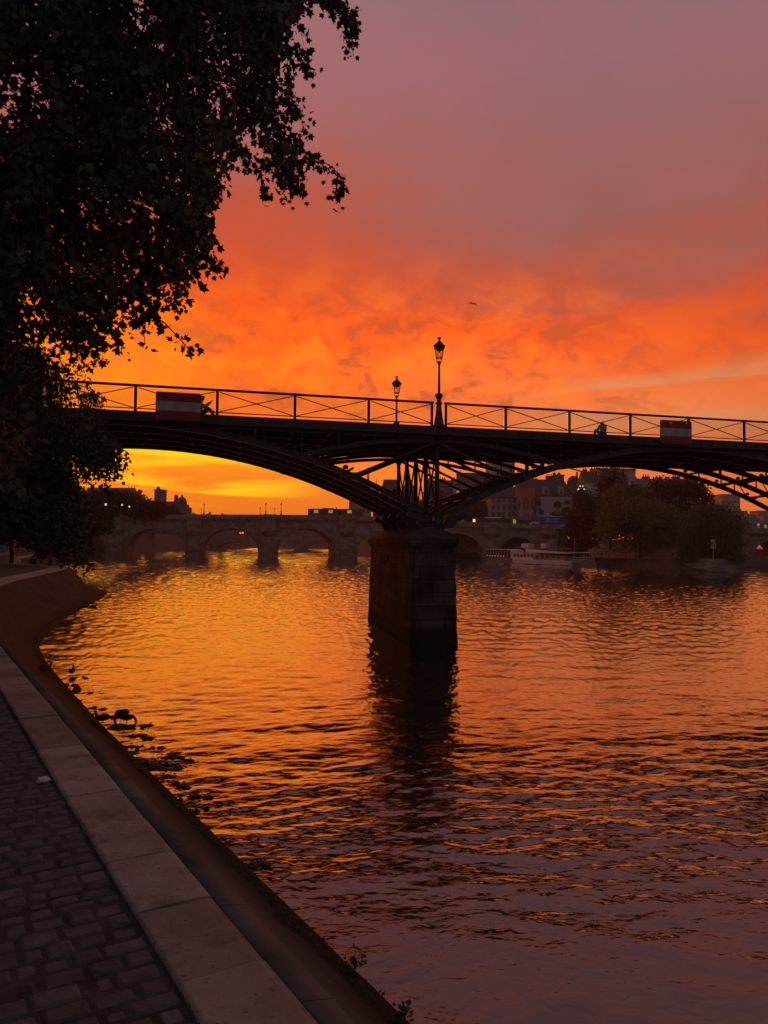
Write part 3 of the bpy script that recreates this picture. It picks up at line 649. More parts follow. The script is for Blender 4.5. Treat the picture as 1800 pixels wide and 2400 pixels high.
# ---- stone pier
PA_ = PZ(963, 1518, 0); PBt = PZ(1074, 1514, 0); PN = Vector((-.178, .984, 0)).normalized(); PU = (PBt - PA_).normalized(); PWID = (PBt - PA_).length
M['pierstone'] = blockmat('pier_stone', (.105, .09, .074, 1), (PU + PN).normalized() * 1.35, 1.25, .62, .3, .022, .7, .85, tide=.9)
def pier(offset, name_parent, nl=12.6):
    o_ = U * (offset * PL); A = PA_ + o_
    cx_, cl = PWID / 2, nl / 2; C0 = A + PU * cx_ + PN * cl
    def pt(x, y, z): return C0 + PU * x + PN * y + Z3 * z
    mb = MB(); H = 4.62; n = 8
    hs_ = lambda z: PWID / 2 - .125 * max(z, -1) / H
    hl_ = lambda z: nl / 2 - .14 * max(z, -1) / H
    zs = [-2.2] + [k * H / n for k in range(n + 1)]
    for k in range(n + 1):
        z0, z1 = zs[k], zs[k + 1]; j = (.0, .012, -.008, .01, 0, .014, -.006, .008, .004)[k]
        ch = .12
        def ring(z, ins):
            a, b = hs_(z) + j - ins, hl_(z) + j - ins
            return [(-a, -b + ch, z), (-a + ch, -b, z), (a - ch, -b, z), (a, -b + ch, z), (a, b - ch, z), (a - ch, b, z), (-a + ch, b, z), (-a, b - ch, z)]
        R4 = ring(z0, .018) + ring(z0 + .025, 0) + ring(z1 - .0, 0)
        fs = []
        for l_ in range(2): fs += [(l_ * 8 + q, l_ * 8 + (q + 1) % 8, l_ * 8 + 8 + (q + 1) % 8, l_ * 8 + 8 + q) for q in range(8)]
        fs += [tuple(range(16, 24)), tuple(range(8))[::-1]]
        mb.add([pt(*q) for q in R4], fs)
    mb.build('pier', M['pierstone'], name_parent); pr = [o for o in fb.children if o.name.startswith('pier')][-1]
    # rounded footing at the nose and cap with hipped top
    mb = MB(); nose = [( (PWID / 2 + .06) * math.cos(t), -nl / 2 + .25 - .75 * math.sin(t)) for t in np.linspace(math.pi, 0, 13)]
    lo_, up_ = [pt(x, y, -1.2) for x, y in nose], [pt(x * .97, y * 1.0 + .03, .42) for x, y in nose]; tp = pt(0, -nl / 2 + .6, .6)
    mb.add(lo_ + up_ + [tp], [(k, k + 1, 14 + k, 13 + k) for k in range(12)] + [(13 + k, 14 + k, 26) for k in range(12)])
    mb.build('footing', M['pierstone'], name_parent)
    mb = MB(); a, b = hs_(H) + .13, hl_(H) + .13
    mb.box(pt(0, 0, H + .07), (2 * a - .1, 2 * b - .1, .14), (PU, PN, Z3)); mb.box(pt(0, 0, H + .30), (2 * a, 2 * b, .33), (PU, PN, Z3))
    z = H + .465; a -= .04; b -= .04; q_ = [pt(-a, -b, z), pt(a, -b, z), pt(a, b, z), pt(-a, b, z), pt(0, -b + 1.15, z + .68), pt(0, b - 1.15, z + .68)]
    mb.add(q_, [(0, 1, 4), (1, 2, 5, 4), (2, 3, 5), (3, 0, 4, 5), (0, 3, 2, 1)])
    mb.build('pier_cap', M['pierstone'], name_parent)
    mb = MB()
    for y_ in (-nl / 2 + 2.3, -nl / 2 + 6.3):
        c = pt(-hs_(4.0) - .015, y_, 4.0); mb.tube(c, c - PU * .05, .16, .16, 12)
        c2 = c - PU * .05; mb.tube(c2 + Z3 * .1, c2 - Z3 * .22, .03, .03, 6)
    mb.build('mooring_ring', M['iron'], name_parent)
pier(0, fb); pier(8.4, fb, 10.9)
ab = PB(-8.4, 4.65, 0)
MB().box((ab.x - 1.2, ab.y, 5.2), (2.2, 12, 9.0), BAX).build('abutment', M['pierstone'], fb)
MB().box(PB(11.1, 4.65, 4.5), (3.5, 10, 11.8), BAX).build('abutment', M['pierstone'], fb)
# ------------------------------------------------------------------ bridge lamps
def street_lamp(label, loc, rz=0):
    t = thing('street_lamp', label, 'lamp', tuple(loc), 'tall lamps on the footbridge'); x, y, z = loc; c = Vector(loc)
    MB().lathe(c, [(0, 0), (.30, 0), (.30, .06), (.245, .10), (.23, .2), (.175, .55), (.135, .9), (.125, 1.08), (.17, 1.1), (.17, 1.16), (.11, 1.2), (.10, 1.32), (.15, 1.4), (.19, 1.5), (.17, 1.58), (.10, 1.62), (0, 1.62)], 16).build('pedestal', M['iron_lamp'], t, False)
    MB().lathe(c, [(0, 1.6), (.065, 1.6), (.055, 2.4), (.05, 3.05), (.085, 3.1), (.085, 3.16), (.05, 3.2), (0, 3.2)], 12).build('pole', M['iron_lamp'], t)
    mb = MB()
    for k in range(4):
        a = k * math.pi / 2 + .5; d = Vector((math.cos(a), math.sin(a), 0))
        mb.path([c + Z3 * 3.12 + d * .03, c + Z3 * 3.1 + d * .13, c + Z3 * 3.2 + d * .17, c + Z3 * 3.3 + d * .12, c + Z3 * 3.36 + d * .15], .013, 5)
    mb.lathe(c, [(.145, 3.33), (.175, 3.33), (.175, 3.37), (.145, 3.37), (.145, 3.33)], 16)
    mb.build('bracket', M['iron_lamp'], t)
    mb = MB()
    for k in range(8):
        a = k * math.pi / 4 + .2; d = Vector((math.cos(a), math.sin(a), 0)); mb.beam(c + Z3 * 3.37 + d * .155, c + Z3 * 3.76 + d * .225, .012, .018)
    fr_ = mb.build('lantern_frame', M['iron_lamp'], t)
    MB().lathe(c, [(.148, 3.38), (.218, 3.75)], 16).build('lantern_glass', M['glass'], t)
    MB().lathe(c, [(.0, 3.75), (.235, 3.75), (.245, 3.80), (.27, 3.88), (.30, 3.95), (.285, 3.97), (.235, 4.0), (.16, 4.09), (.07, 4.18), (.04, 4.22), (.045, 4.27), (.10, 4.33), (.10, 4.35), (0, 4.35)], 16).build('lantern_roof', M['iron_lamp'], t)
    MB().lathe(c, [(0, 3.6), (.035, 3.62), (.045, 3.7), (.03, 3.76), (0, 3.76)], 8).build('bulb', M['greypaint'], t)
    return t
lp = PB(0, -.12, DZ)
sl = street_lamp('nearer and larger iron lantern lamp rising from the gap in the near railing', lp)
far_p = P(929, 1000, 45.9); far_p.z = DZ
copy_tree(sl, None, far_p, .4, 'smaller lantern lamp on the far side of the footbridge, left of the larger one')
copy_tree(sl, None, PB(8.4, -.12, DZ), .1, 'lantern lamp over the next pier of the footbridge beyond the right edge')
# ------------------------------------------------------------------ red-white-red boards on the railing
def board(label, i0, i1, z0, z1, stick):
    w_ = -.42; c = PB((i0 + i1) / 2, w_, (z0 + z1) / 2); t = thing('navigation_sign', label, 'sign', tuple(PB((i0 + i1) / 2, w_, z0)), 'red and white boards on the footbridge railing')
    W_, H_ = (i1 - i0) * PL, z1 - z0; r = .09
    def plate(za, zb, rt, rb, mt, name, dep, out):
        pts = []
        xa, xb = -W_ / 2, W_ / 2
        if rb: pts += [(xa + r * (1 - math.sin(q)), za + r * (1 - math.cos(q))) for q in np.linspace(math.pi / 2, 0, 5)] + [(xb - r * (1 - math.sin(q)), za + r * (1 - math.cos(q))) for q in np.linspace(0, math.pi / 2, 5)]
        else: pts += [(xa, za), (xb, za)]
        if rt: pts += [(xb - r * (1 - math.cos(q)), zb - r * (1 - math.sin(q))) for q in np.linspace(0, math.pi / 2, 5)] + [(xa + r * (1 - math.cos(q)), zb - r * (1 - math.sin(q))) for q in np.linspace(math.pi / 2, 0, 5)]
        else: pts += [(xb, zb), (xa, zb)]
        MB().prism([c + U * x + Z3 * z - WV * out for x, z in pts], WV * dep).build(name, mt, t)
    plate(H_ / 6, H_ / 2, True, False, M['signred'], 'red_band', .06, 0)
    plate(-H_ / 6, H_ / 6, False, False, M['signwhite'], 'white_band', .06, 0)
    plate(-H_ / 2, -H_ / 6, False, True, M['signred'], 'red_band', .06, 0)
    mb = MB().box(c + WV * .13, (.06, .14, H_ * .85), BAX).box(c + WV * .13 + U * .6, (.06, .14, H_ * .8), BAX).box(c + WV * .13 - U * .6, (.06, .14, H_ * .8), BAX); mb.build('bracket', M['iron'], t)
    for (x, z, sw, sh) in stick: MB().box(c + U * x + Z3 * z - WV * .004, (sw, .008, sh), BAX).build('sticker', M['sticker'], t)
board('red and white banded board without stickers, beside the sitting person with raised hand', -3.75, -3.20, 10.10, 11.34, [])
board('red and white banded board with two pale stickers, right part of the railing', 3.46, 4.0, 10.12, 11.36, [(-.33, .49, .18, .11), (.62, .5, .1, .08)])
# ------------------------------------------------------------------ people
def skinmesh(name, nodes, edges, mt, parent, org, sub=2, root=0):
    me = bpy.data.meshes.new(name); me.from_pydata([tuple(Vector(n_[:3])) for n_ in nodes], edges, [])
    o = bpy.data.objects.new(name, me); COL.objects.link(o); me.materials.append(mt)
    sk = o.modifiers.new('skin', 'SKIN'); sk.use_smooth_shade = True
    dd = me.skin_vertices[0].data
    for k, n_ in enumerate(nodes): dd[k].radius = (n_[3], n_[4] if len(n_) > 4 else n_[3]); dd[k].use_root = (k == root)
    if sub: ss_ = o.modifiers.new('sub', 'SUBSURF'); ss_.levels = sub; ss_.render_levels = sub
    ORG[o.name] = Vector((0, 0, 0))
    if parent: o.parent = parent
    return tag(o)
def person(label, loc, rz, pose, top='cloth_dark', legs='cloth_blue', group=None):
    """local frame: faces +Y, z up, origin under the pelvis"""
    t = thing('person', label, 'person', (0, 0, 0), group); t.location = loc; t.rotation_euler = (0, 0, rz)
    j = pose; nd = []; ed = []; ix = {}
    def nd_(k, p, r, par=None):
        ix[k] = len(nd); nd.append((p[0], p[1], p[2], r)); 
        if par is not None: ed.append((ix[par], ix[k]))
    nd_('pel', j['pel'], .13); nd_('spine', j['spine'], .12, 'pel'); nd_('chest', j['chest'], .145, 'spine'); nd_('nk', j['neck'], .055, 'chest')
    hd = Vector(j['head']); up = (hd - Vector(j['neck'])).normalized()
    nd_('jaw', hd - up * .03, .068, 'nk'); nd_('crn', hd + up * .06, .088, 'jaw'); nd_('top', hd + up * .12, .06, 'crn')
    nd_('nose', hd + Vector((0, .095, 0)), .016, 'jaw')
    for s_, sx in (('l', -1), ('r', 1)):
        nd_('ear' + s_, hd + Vector((sx * .085, .0, .02)), .016, 'crn')
        nd_('sh' + s_, j['sh' + s_], .062, 'chest'); nd_('el' + s_, j['el' + s_], .043, 'sh' + s_); nd_('wr' + s_, j['wr' + s_], .028, 'el' + s_)
        d = (Vector(j['wr' + s_]) - Vector(j['el' + s_])).normalized(); pm = Vector(j['wr' + s_]) + d * .07; nd_('pm' + s_, pm, .034, 'wr' + s_)
        a = d.cross(Vector((0, 1, .3))).normalized()
        for q in range(4): k_ = f'f{s_}{q}'; nd_(k_, pm + d * (.05 + .008 * (1 - abs(q - 1.5))) + a * ((q - 1.5) * .021), .010, 'pm' + s_); nd_(k_ + 't', pm + d * (.085 + .012 * (1.5 - abs(q - 1.4))) + a * ((q - 1.5) * .023), .008, k_)
        nd_('th' + s_, pm + a * .05 + d * .01, .011, 'pm' + s_)
        nd_('hp' + s_, j['hp' + s_], .095, 'pel'); nd_('kn' + s_, j['kn' + s_], .06, 'hp' + s_); nd_('an' + s_, j['an' + s_], .042, 'kn' + s_)
        nd_('toe' + s_, Vector(j['an' + s_]) + Vector((sx * .02, .17, -.045)), .035, 'an' + s_)
    skinmesh('body', nd, ed, M['skin'], t, None, 1)
    g = lambda ks, k_: [(nd[ix[q]][0], nd[ix[q]][1], nd[ix[q]][2], nd[ix[q]][3] + k_) for q in ks]
    skinmesh('jacket', g(['pel', 'spine', 'chest', 'shl', 'ell', 'wrl', 'shr', 'elr', 'wrr'], .022), [(0, 1), (1, 2), (2, 3), (3, 4), (4, 5), (2, 6), (6, 7), (7, 8)], M[top], t, None, 1)
    skinmesh('trousers', g(['pel', 'hpl', 'knl', 'anl', 'hpr', 'knr', 'anr'], .02), [(0, 1), (1, 2), (2, 3), (0, 4), (4, 5), (5, 6)], M[legs], t, None, 1)
    mb = MB(); c = hd + up * .045 + Vector((0, -.018, 0))
    vs_, fs_ = [], []; nn = 10
    for a_ in range(6):
        ph = math.pi * a_ / 7
        for b_ in range(nn): th = 2 * math.pi * b_ / nn; r_ = .112; vs_.append(c + Vector((r_ * math.sin(ph) * math.cos(th), r_ * 1.1 * math.sin(ph) * math.sin(th) - (.03 if a_ > 3 and math.sin(th) < 0 else (.05 if a_ > 3 else 0)), r_ * 1.1 * math.cos(ph))))
    for a_ in range(5): fs_ += [(a_ * nn + b_, a_ * nn + (b_ + 1) % nn, a_ * nn + nn + (b_ + 1) % nn, a_ * nn + nn + b_) for b_ in range(nn)]
    me = bpy.data.meshes.new('hair'); me.from_pydata([tuple(v) for v in vs_], [], fs_); me.materials.append(M['hair']); me.polygons.foreach_set('use_smooth', [True] * len(fs_))
    o = bpy.data.objects.new('hair', me); COL.objects.link(o); o.parent = t
    return t
STAND = dict(pel=(0, 0, .92), spine=(0, .01, 1.1), chest=(0, 0, 1.32), neck=(0, .01, 1.5), head=(0, .03, 1.6), shl=(-.18, 0, 1.4), ell=(-.25, -.02, 1.12), wrl=(-.24, .1, .88),
             shr=(.18, 0, 1.4), elr=(.25, -.02, 1.12), wrr=(.23, .12, .9), hpl=(-.09, 0, .88), knl=(-.1, .04, .48), anl=(-.11, 0, .08), hpr=(.09, 0, .88), knr=(.1, .03, .48), anr=(.12, -.02, .08))
SIT = dict(pel=(0, 0, .12), spine=(0, -.03, .3), chest=(0, .02, .5), neck=(0, .06, .67), head=(0, .1, .77), shl=(-.18, .02, .56), ell=(-.24, .12, .32), wrl=(-.12, .32, .3),
           shr=(.18, .02, .56), elr=(.24, .12, .32), wrr=(.12, .32, .3), hpl=(-.1, .03, .12), knl=(-.2, .38, .42), anl=(-.14, .62, .07), hpr=(.1, .03, .12), knr=(.2, .38, .42), anr=(.14, .62, .07))
REACH = dict(SIT, shl=(-.18, .02, .58), ell=(-.14, .2, .48), wrl=(-.05, .36, .6), elr=(.2, .22, .5), wrr=(.12, .42, .68), head=(0, .08, .84), neck=(0, .03, .7))
pp = P(470, 960, 34.9); pp.z = DZ
person('person in pale top sitting behind the railing, one hand raised, beside the sticker-free board', tuple(pp), -1.4, REACH, 'cloth_pale', 'cloth_dark')
HUNCH = dict(SIT, neck=(0, .03, .55), head=(0, .06, .62), chest=(0, .0, .42))
pp = PB(2.64, .55, DZ)
person('hunched person in dark clothes sitting alone on the bridge deck behind the railing', tuple(pp), .25, HUNCH, 'cloth_grey', 'cloth_dark')
for (px, py, lb, tp, lg, hh) in ((97, 1320, 'leftmost of the three people standing on the quay under the tree, in dark clothes', 'cloth_dark', 'cloth_dark', 1.0),
                           (118, 1320, 'person in a grey coat standing between two others on the quay under the tree', 'cloth_grey', 'cloth_dark', 1.03),
                           (138, 1320, 'person in dark top and jeans standing nearest the water at the quay edge', 'cloth_dark', 'cloth_blue', 1.04)):
    p = PZ(px, py + 2, QZ); t = person(lb, tuple(p), rj.uniform(-1, 1), STAND, tp, lg, 'people gathered on the quay'); t.scale = (hh * 1.02,) * 3
p = PZ(79, 1323, QZ); person('person sitting on the quay paving left of the three standing people', tuple(p), .8, SIT, 'cloth_dark', 'cloth_dark', 'people gathered on the quay')
# ------------------------------------------------------------------ birds and small things
def duck(label, loc, rz, s=1.0, swim=False, headdown=False):
    t = thing('duck', label, 'duck', (0, 0, 0), 'ducks along the foot of the quay wall'); t.location = loc; t.rotation_euler = (0, 0, rz); t.scale = (s,) * 3
    b = 0 if not swim else -.13
    nd = [(-.03, 0, .18 + b, .088), (.07, 0, .17 + b, .085), (.14, 0, .19 + b, .06), (.165, 0, .25 + b, .032), (.17, 0, .30 + b, .03), (.18, 0, .335 + b, .036), (.215, 0, .33 + b, .02),
          (-.12, 0, .19 + b, .06), (-.20, 0, .21 + b, .022), (-.25, 0, .225 + b, .01)]
    if headdown: nd[3:7] = [(.19, 0, .16 + b, .036), (.22, 0, .10 + b, .032), (.235, 0, .06 + b, .036), (.24, 0, .03 + b, .02)]
    skinmesh('body', nd, [(0, 1), (1, 2), (2, 3), (3, 4), (4, 5), (5, 6), (0, 7), (7, 8), (8, 9)], M['feather'], t, None, 2)
    e = nd[6]
    o = skinmesh('bill', [(e[0] - .01, 0, e[2], .014, .018), (e[0] + .02, 0, e[2] - .006, .008, .016), (e[0] + .045, 0, e[2] - .008, .004, .014)], [(0, 1), (1, 2)], M['beak'], t, None, 1)
    for sy in (-1, 1):
        skinmesh('wing', [(.06, sy * .07, .21 + b, .02, .05), (-.05, sy * .078, .215 + b, .018, .055), (-.16, sy * .04, .22 + b, .01, .03)], [(0, 1), (1, 2)], M['feather'], t, None, 1)
        if not swim: skinmesh('leg', [(.0, sy * .035, .11, .014), (-.005, sy * .035, .055, .007), (.005, sy * .036, .012, .007), (.045, sy * .04, .006, .012, .005)], [(0, 1), (1, 2), (2, 3)], M['beak'], t, None, 1)
    return t
def on_wall(px, py):
    # where the sight line meets the wall's toe ledge
    return PZ(px, py, .08)
duck('duck standing in profile on the wet ledge at the foot of the quay wall', on_wall(240, 1699), math.pi - .05, 1.05)
duck('duck with its head down in the shallow water beside the standing duck', PZ(286, 1690, -.02), 2.6, 1.2, False, True)
duck('third duck with lowered head at the water beside the two others', PZ(297, 1697, -.04), .5, 1.0, False, True)
duck('duck seen from behind standing in the shallows farther along the quay', PZ(168, 1585, -.02), 1.7, 1.05)
duck('dark duck sitting on the sloping wall just above the waterline', PZ(113, 1571, .3) + Vector((-.1, 0, -.1)), .8, 1.1)
duck('tiny distant duck swimming close to the quay point, nearer the wall', PZ(200, 1424, 0), .3, 1.3, True)
duck('tiny distant duck swimming off the quay point, farther from the wall', PZ(218, 1424, 0), 0, 1.3, True)
g = thing('gull', 'small dark gull gliding in the open sky above the footbridge', 'bird', (0, 0, 0)); g.location = P(1108, 712, 80)
skinmesh('body', [(0, 0, 0, .045), (.16, .05, -.03, .03), (-.12, -.06, -.02, .035), (-.22, -.1, -.05, .012)], [(0, 1), (0, 2), (2, 3)], M['gull'], g, None, 1)
for pts in ([(-.02, 0, .01, .03, .06), (-.16, 0, .13, .02, .07), (-.26, 0, .10, .016, .05), (-.48, .0, -.05, .006, .02)], [(.02, 0, .01, .03, .06), (.22, 0, .03, .02, .07), (.30, 0, -.02, .016, .05), (.40, 0, -.26, .006, .02)]):
    skinmesh('wing', pts, [(0, 1), (1, 2), (2, 3)], M['gull'], g, None, 1)
# crumpled paper
bm = bmesh.new(); bmesh.ops.create_icosphere(bm, subdivisions=3, radius=.055)
for v in bm.verts:
    v.co *= 1 + rj.uniform(-.28, .22); v.co.z *= .55; v.co.x *= 1.15
me = bpy.data.meshes.new('crumpled_paper'); bm.to_mesh(me); bm.free(); me.materials.append(M['paper'])
o = bpy.data.objects.new('crumpled_paper', me); COL.objects.link(o); o.location = PZ(102, 1833, QZ) + Z3 * .025; tag(o, 'white crumpled scrap of paper lying on the cobbles', 'litter')
# ------------------------------------------------------------------ foliage
LEAF = np.array([(0, 0), (.16, .10), (.46, .16), (.30, .36), (.50, .62), (.20, .62), (0, 1.0), (-.20, .62), (-.50, .62), (-.30, .36), (-.46, .16), (-.16, .10)]) - np.array((0, .0))
LEAF6 = np.array([(0, 0), (.42, .25), (.28, .62), (0, 1.0), (-.28, .62), (-.42, .25)])
LONG = np.array([(0, 0), (.13, .4), (0, 1.0), (-.13, .4)])
def leaves(pts, size, tmpl, name, mt, parent, down=.6, var=.3, g=None):
    g = g or rng; n = len(pts); sz = size * (1 + g.uniform(-var, var, n))
    tipd = g.normal(0, 1, (n, 3)); tipd[:, 2] -= down * 2.2; tipd /= np.linalg.norm(tipd, axis=1)[:, None]
    s = g.normal(0, 1, (n, 3)); s -= (s * tipd).sum(1)[:, None] * tipd; s /= np.linalg.norm(s, axis=1)[:, None]
    k = len(tmpl)
    V = pts[:, None, :] + (s[:, None, :] * tmpl[None, :, 0, None] + tipd[:, None, :] * (tmpl[None, :, 1, None])) * sz[:, None, None]
    nn = np.cross(s, tipd); V += nn[:, None, :] * (np.abs(tmpl[None, :, 0, None]) ** 1.5 * .35 * sz[:, None, None])
    return npmesh(name, V.reshape(-1, 3), k, mt, parent, ORG[parent.name] if parent else (0, 0, 0))
def inpoly(x, y, poly):
    c = np.zeros(len(x), bool); n = len(poly)
    for k in range(n):
        x0, y0 = poly[k]; x1, y1 = poly[(k + 1) % n]
        t = ((y0 > y) != (y1 > y)) & (x < (x1 - x0) * (y - y0) / ((y1 - y0) or 1e-9) + x0); c ^= t
    return c
def unp(px, py, D):
    px, py, D = np.broadcast_arrays(px, py, D); F_, R3, U3 = np.array(FW), np.array(RT), np.array(UP)
    d = F_ + ((px - 900) / F)[:, None] * R3 - ((py - 1200) / F)[:, None] * U3
    return np.array(CAM) + d * (D / d[:, 1])[:, None]
def limb(p0, p1, sag=.1, n=7, seed=0):
    r_ = random.Random(seed); p0 = Vector(p0); p1 = Vector(p1); L_ = (p1 - p0).length; out = []
    o1 = Vector((r_.uniform(-1, 1), r_.uniform(-1, 1), r_.uniform(-.3, .8))) * L_ * sag
    for k in range(n + 1):
        t = k / n; out.append(p0.lerp(p1, t) + o1 * 4 * t * (1 - t) + Vector((r_.uniform(-1, 1), r_.uniform(-1, 1), r_.uniform(-1, 1))) * L_ * .018 * (0 if k in (0, n) else 1))
    return out
def near_tree(label, base, height, trunk_r, poly, drange, nsprig, leaf, dens, sprigs, lsize, tmpl, perm, seed, sprlen=.5, nlv=24, gname='foreground trees on the quay'):
    g = np.random.default_rng(seed); rr = random.Random(seed)
    t = thing('poplar_tree', label, 'tree', base, gname)
    b = Vector(base); top = b + Vector((.6, .2, height))
    MB().path(limb(b, top, .03, 10, seed), [trunk_r * (1.25 if k == 0 else 1) * (1 - .07 * k) for k in range(11)], 12).build('trunk', M['bark'], t)
    xs = np.array([p[0] for p in poly]); ys = np.array([p[1] for p in poly]); pts = []
    while len(pts) < nsprig:
        x = g.uniform(xs.min(), xs.max(), 4000); y = g.uniform(ys.min(), ys.max(), 4000); k = inpoly(x, y, poly) & (g.random(4000) < dens(x, y))
        pts += list(zip(x[k], y[k]))
    pts = np.array(pts[:nsprig]); D = g.uniform(drange[0], drange[1], nsprig); W_ = unp(pts[:, 0], pts[:, 1], D)
    # limbs out to spread anchor points, twigs from limbs to sprigs
    anch = []
    for k in range(perm):
        a = Vector(W_[g.integers(nsprig)]); st = b.lerp(top, rr.uniform(.45, .95)); pl = limb(st, a, .08, 8, seed * 31 + k)
        MB().path(pl, [max(.012, trunk_r * .34 * (1 - q / 8.6)) for q in range(9)], 7).build('limb', M['bark'], t); anch += pl[3:]
    A = np.array([tuple(a) for a in anch])
    mbt = MB(); LP = []
    for q in range(nsprig):
        p = W_[q]; d = np.linalg.norm(A - p, axis=1); k = int(np.argmin(d + g.uniform(0, .4, len(d))))
        hang = np.array([g.normal(0, .35), g.normal(0, .35), -1 + g.normal(0, .35)]); hang /= np.linalg.norm(hang); ln = sprlen * g.uniform(.6, 1.3)
        if d[k] < 2.6 and g.random() < .55: mid = (A[k] + p) / 2 + g.normal(0, .06, 3); mbt.path([A[k], mid, p, p + hang * ln], [.012, .009, .006, .003], 3)
        tt = g.random(nlv); LP.append(p + hang * (tt * ln)[:, None] + np.clip(g.normal(0, 1, (nlv, 3)), -1.6, 1.6) * (.04 + .065 * np.sin(tt * 3.1))[:, None] * (lsize / .09))
    for br in sprigs:
        D0 = br[0]; pl = [P(x, y, D0 + .12 * k) for k, (x, y) in enumerate(br[2:])]
        # smooth and leaf along the hanging spray
        pl = smoothpl(resample(pl, .12), 2); mbt.path(pl, [.012 * (1 - .8 * k / len(pl)) + .002 for k in range(len(pl))], 4)
        n_ = int(len(pl) * br[1] * 1.35); ii = g.integers(0, len(pl), n_); q = np.array([tuple(p) for p in pl])[ii]
        wdt = .04 + .075 * g.random(n_) ** 1.5; LP.append(q + np.clip(g.normal(0, 1, (n_, 3)), -1.5, 1.5) * wdt[:, None] + np.array([0, 0, -.03]))
    mbt.build('twigs', M['bark'], t)
    leaves(np.concatenate(LP), lsize, tmpl, 'crown', leaf, t, .55, .48, g)
    return t
polyA = [(-900, -700), (560, -500), (690, -120), (700, 10), (655, 80), (700, 170), (640, 235), (690, 300), (700, 420), (640, 360), (585, 300), (545, 370), (500, 400), (485, 500), (460, 585), (420, 640), (372, 655), (330, 700), (290, 775), (235, 800), (120, 830), (85, 940), (60, 1080), (-900, 1200)]
densA = lambda x, y: np.where((x < -160) | (y < -160), .22, 1) * np.clip(1.0 - np.clip((x - 250 + .15 * (y - 400)) / 420, 0, 1) * .30 - np.clip((y - 600) / 160, 0, 1) * np.clip((x - 10) / 100, 0, 1) * .78, .14, 1) * np.clip(.62 + .75 * np.sin(x * .031 + 1.7 * np.sin(y * .019)) * np.sin(y * .027 + 1.3 * np.sin(x * .017 + 2)), .12, 1)
spr = [(10.5, 13, (640, -80), (720, -20), (780, 0), (815, 25), (825, 70), (812, 118)), (10.2, 12, (690, -60), (770, -25), (800, 10), (828, 55)), (11, 10, (560, 40), (640, 80), (700, 120), (728, 172)), (11, 10, (600, 150), (650, 200), (690, 235), (712, 290)),
       (10.8, 10, (560, 200), (620, 280), (680, 320), (720, 365), (775, 385), (805, 408), (800, 448), (790, 450)), (10.7, 12, (600, 250), (640, 330), (665, 395), (700, 438)), (10.7, 8, (680, 330), (700, 370), (698, 440)), (10.9, 10, (480, 250), (540, 320), (565, 350), (595, 388)),
       (11.5, 10, (430, 330), (470, 400), (490, 450), (478, 530)), (11.5, 9, (360, 470), (430, 540), (470, 590), (522, 622)), (11.2, 9, (400, 560), (430, 590), (470, 605), (520, 628)), (12, 9, (300, 560), (370, 600), (420, 640), (440, 650)),
       (11.6, 8, (330, 600), (362, 660), (358, 700), (335, 735), (392, 712), (428, 716)), (11.2, 9, (340, 740), (372, 738), (400, 770), (420, 800), (448, 822)), (11.2, 7, (330, 735), (335, 770), (340, 805)), (11.8, 8, (200, 700), (255, 750), (268, 800), (280, 812)),
       (12.2, 8, (150, 720), (205, 780), (230, 810)), (12, 8, (380, 390), (430, 470), (440, 520), (462, 560))]
near_tree('big leafy tree in the foreground whose dark branches hang down from above', (-7.6, 10.5, QZ), 13.5, .38, polyA, (8.5, 14.5), 2900, M['leaf'], densA, spr, .098, LEAF, 16, 3)
polyB = [(-700, 780), (120, 800), (170, 815), (225, 845), (205, 880), (232, 930), (215, 985), (262, 1010), (285, 1050), (270, 1090), (235, 1120), (190, 1110), (192, 1160), (192, 1220), (190, 1268), (150, 1265), (120, 1215), (-700, 1180)]
densB = lambda x, y: np.where(x < -120, .25, 1) * np.clip(np.where((x > 95) & (y < 960), .16, 1) * np.where(x > 150, .6, 1) * np.where((x > 165) & (y > 1060) & (y < 1150), .14, 1) * np.where((y > 1150) | ((y > 985) & (y < 1050)), 2.0, 1), 0, 1)
sprB = [(25, 7, (180, 870), (215, 845), (250, 842)), (25, 6, (190, 930), (240, 920), (242, 955)), (25, 7, (220, 1060), (265, 1075), (275, 1110)), (25, 7, (230, 1090), (250, 1130), (256, 1162)), (25, 7, (170, 1290), (205, 1315), (222, 1330))]
near_tree('second leafy tree along the quay, drooping in front of the footbridge', (-18.2, 26.5, QZ), 11, .42, polyB, (21, 28.5), 5500, M['leaf'], densB, sprB, .105, LEAF6, 12, 5, .9, 14)
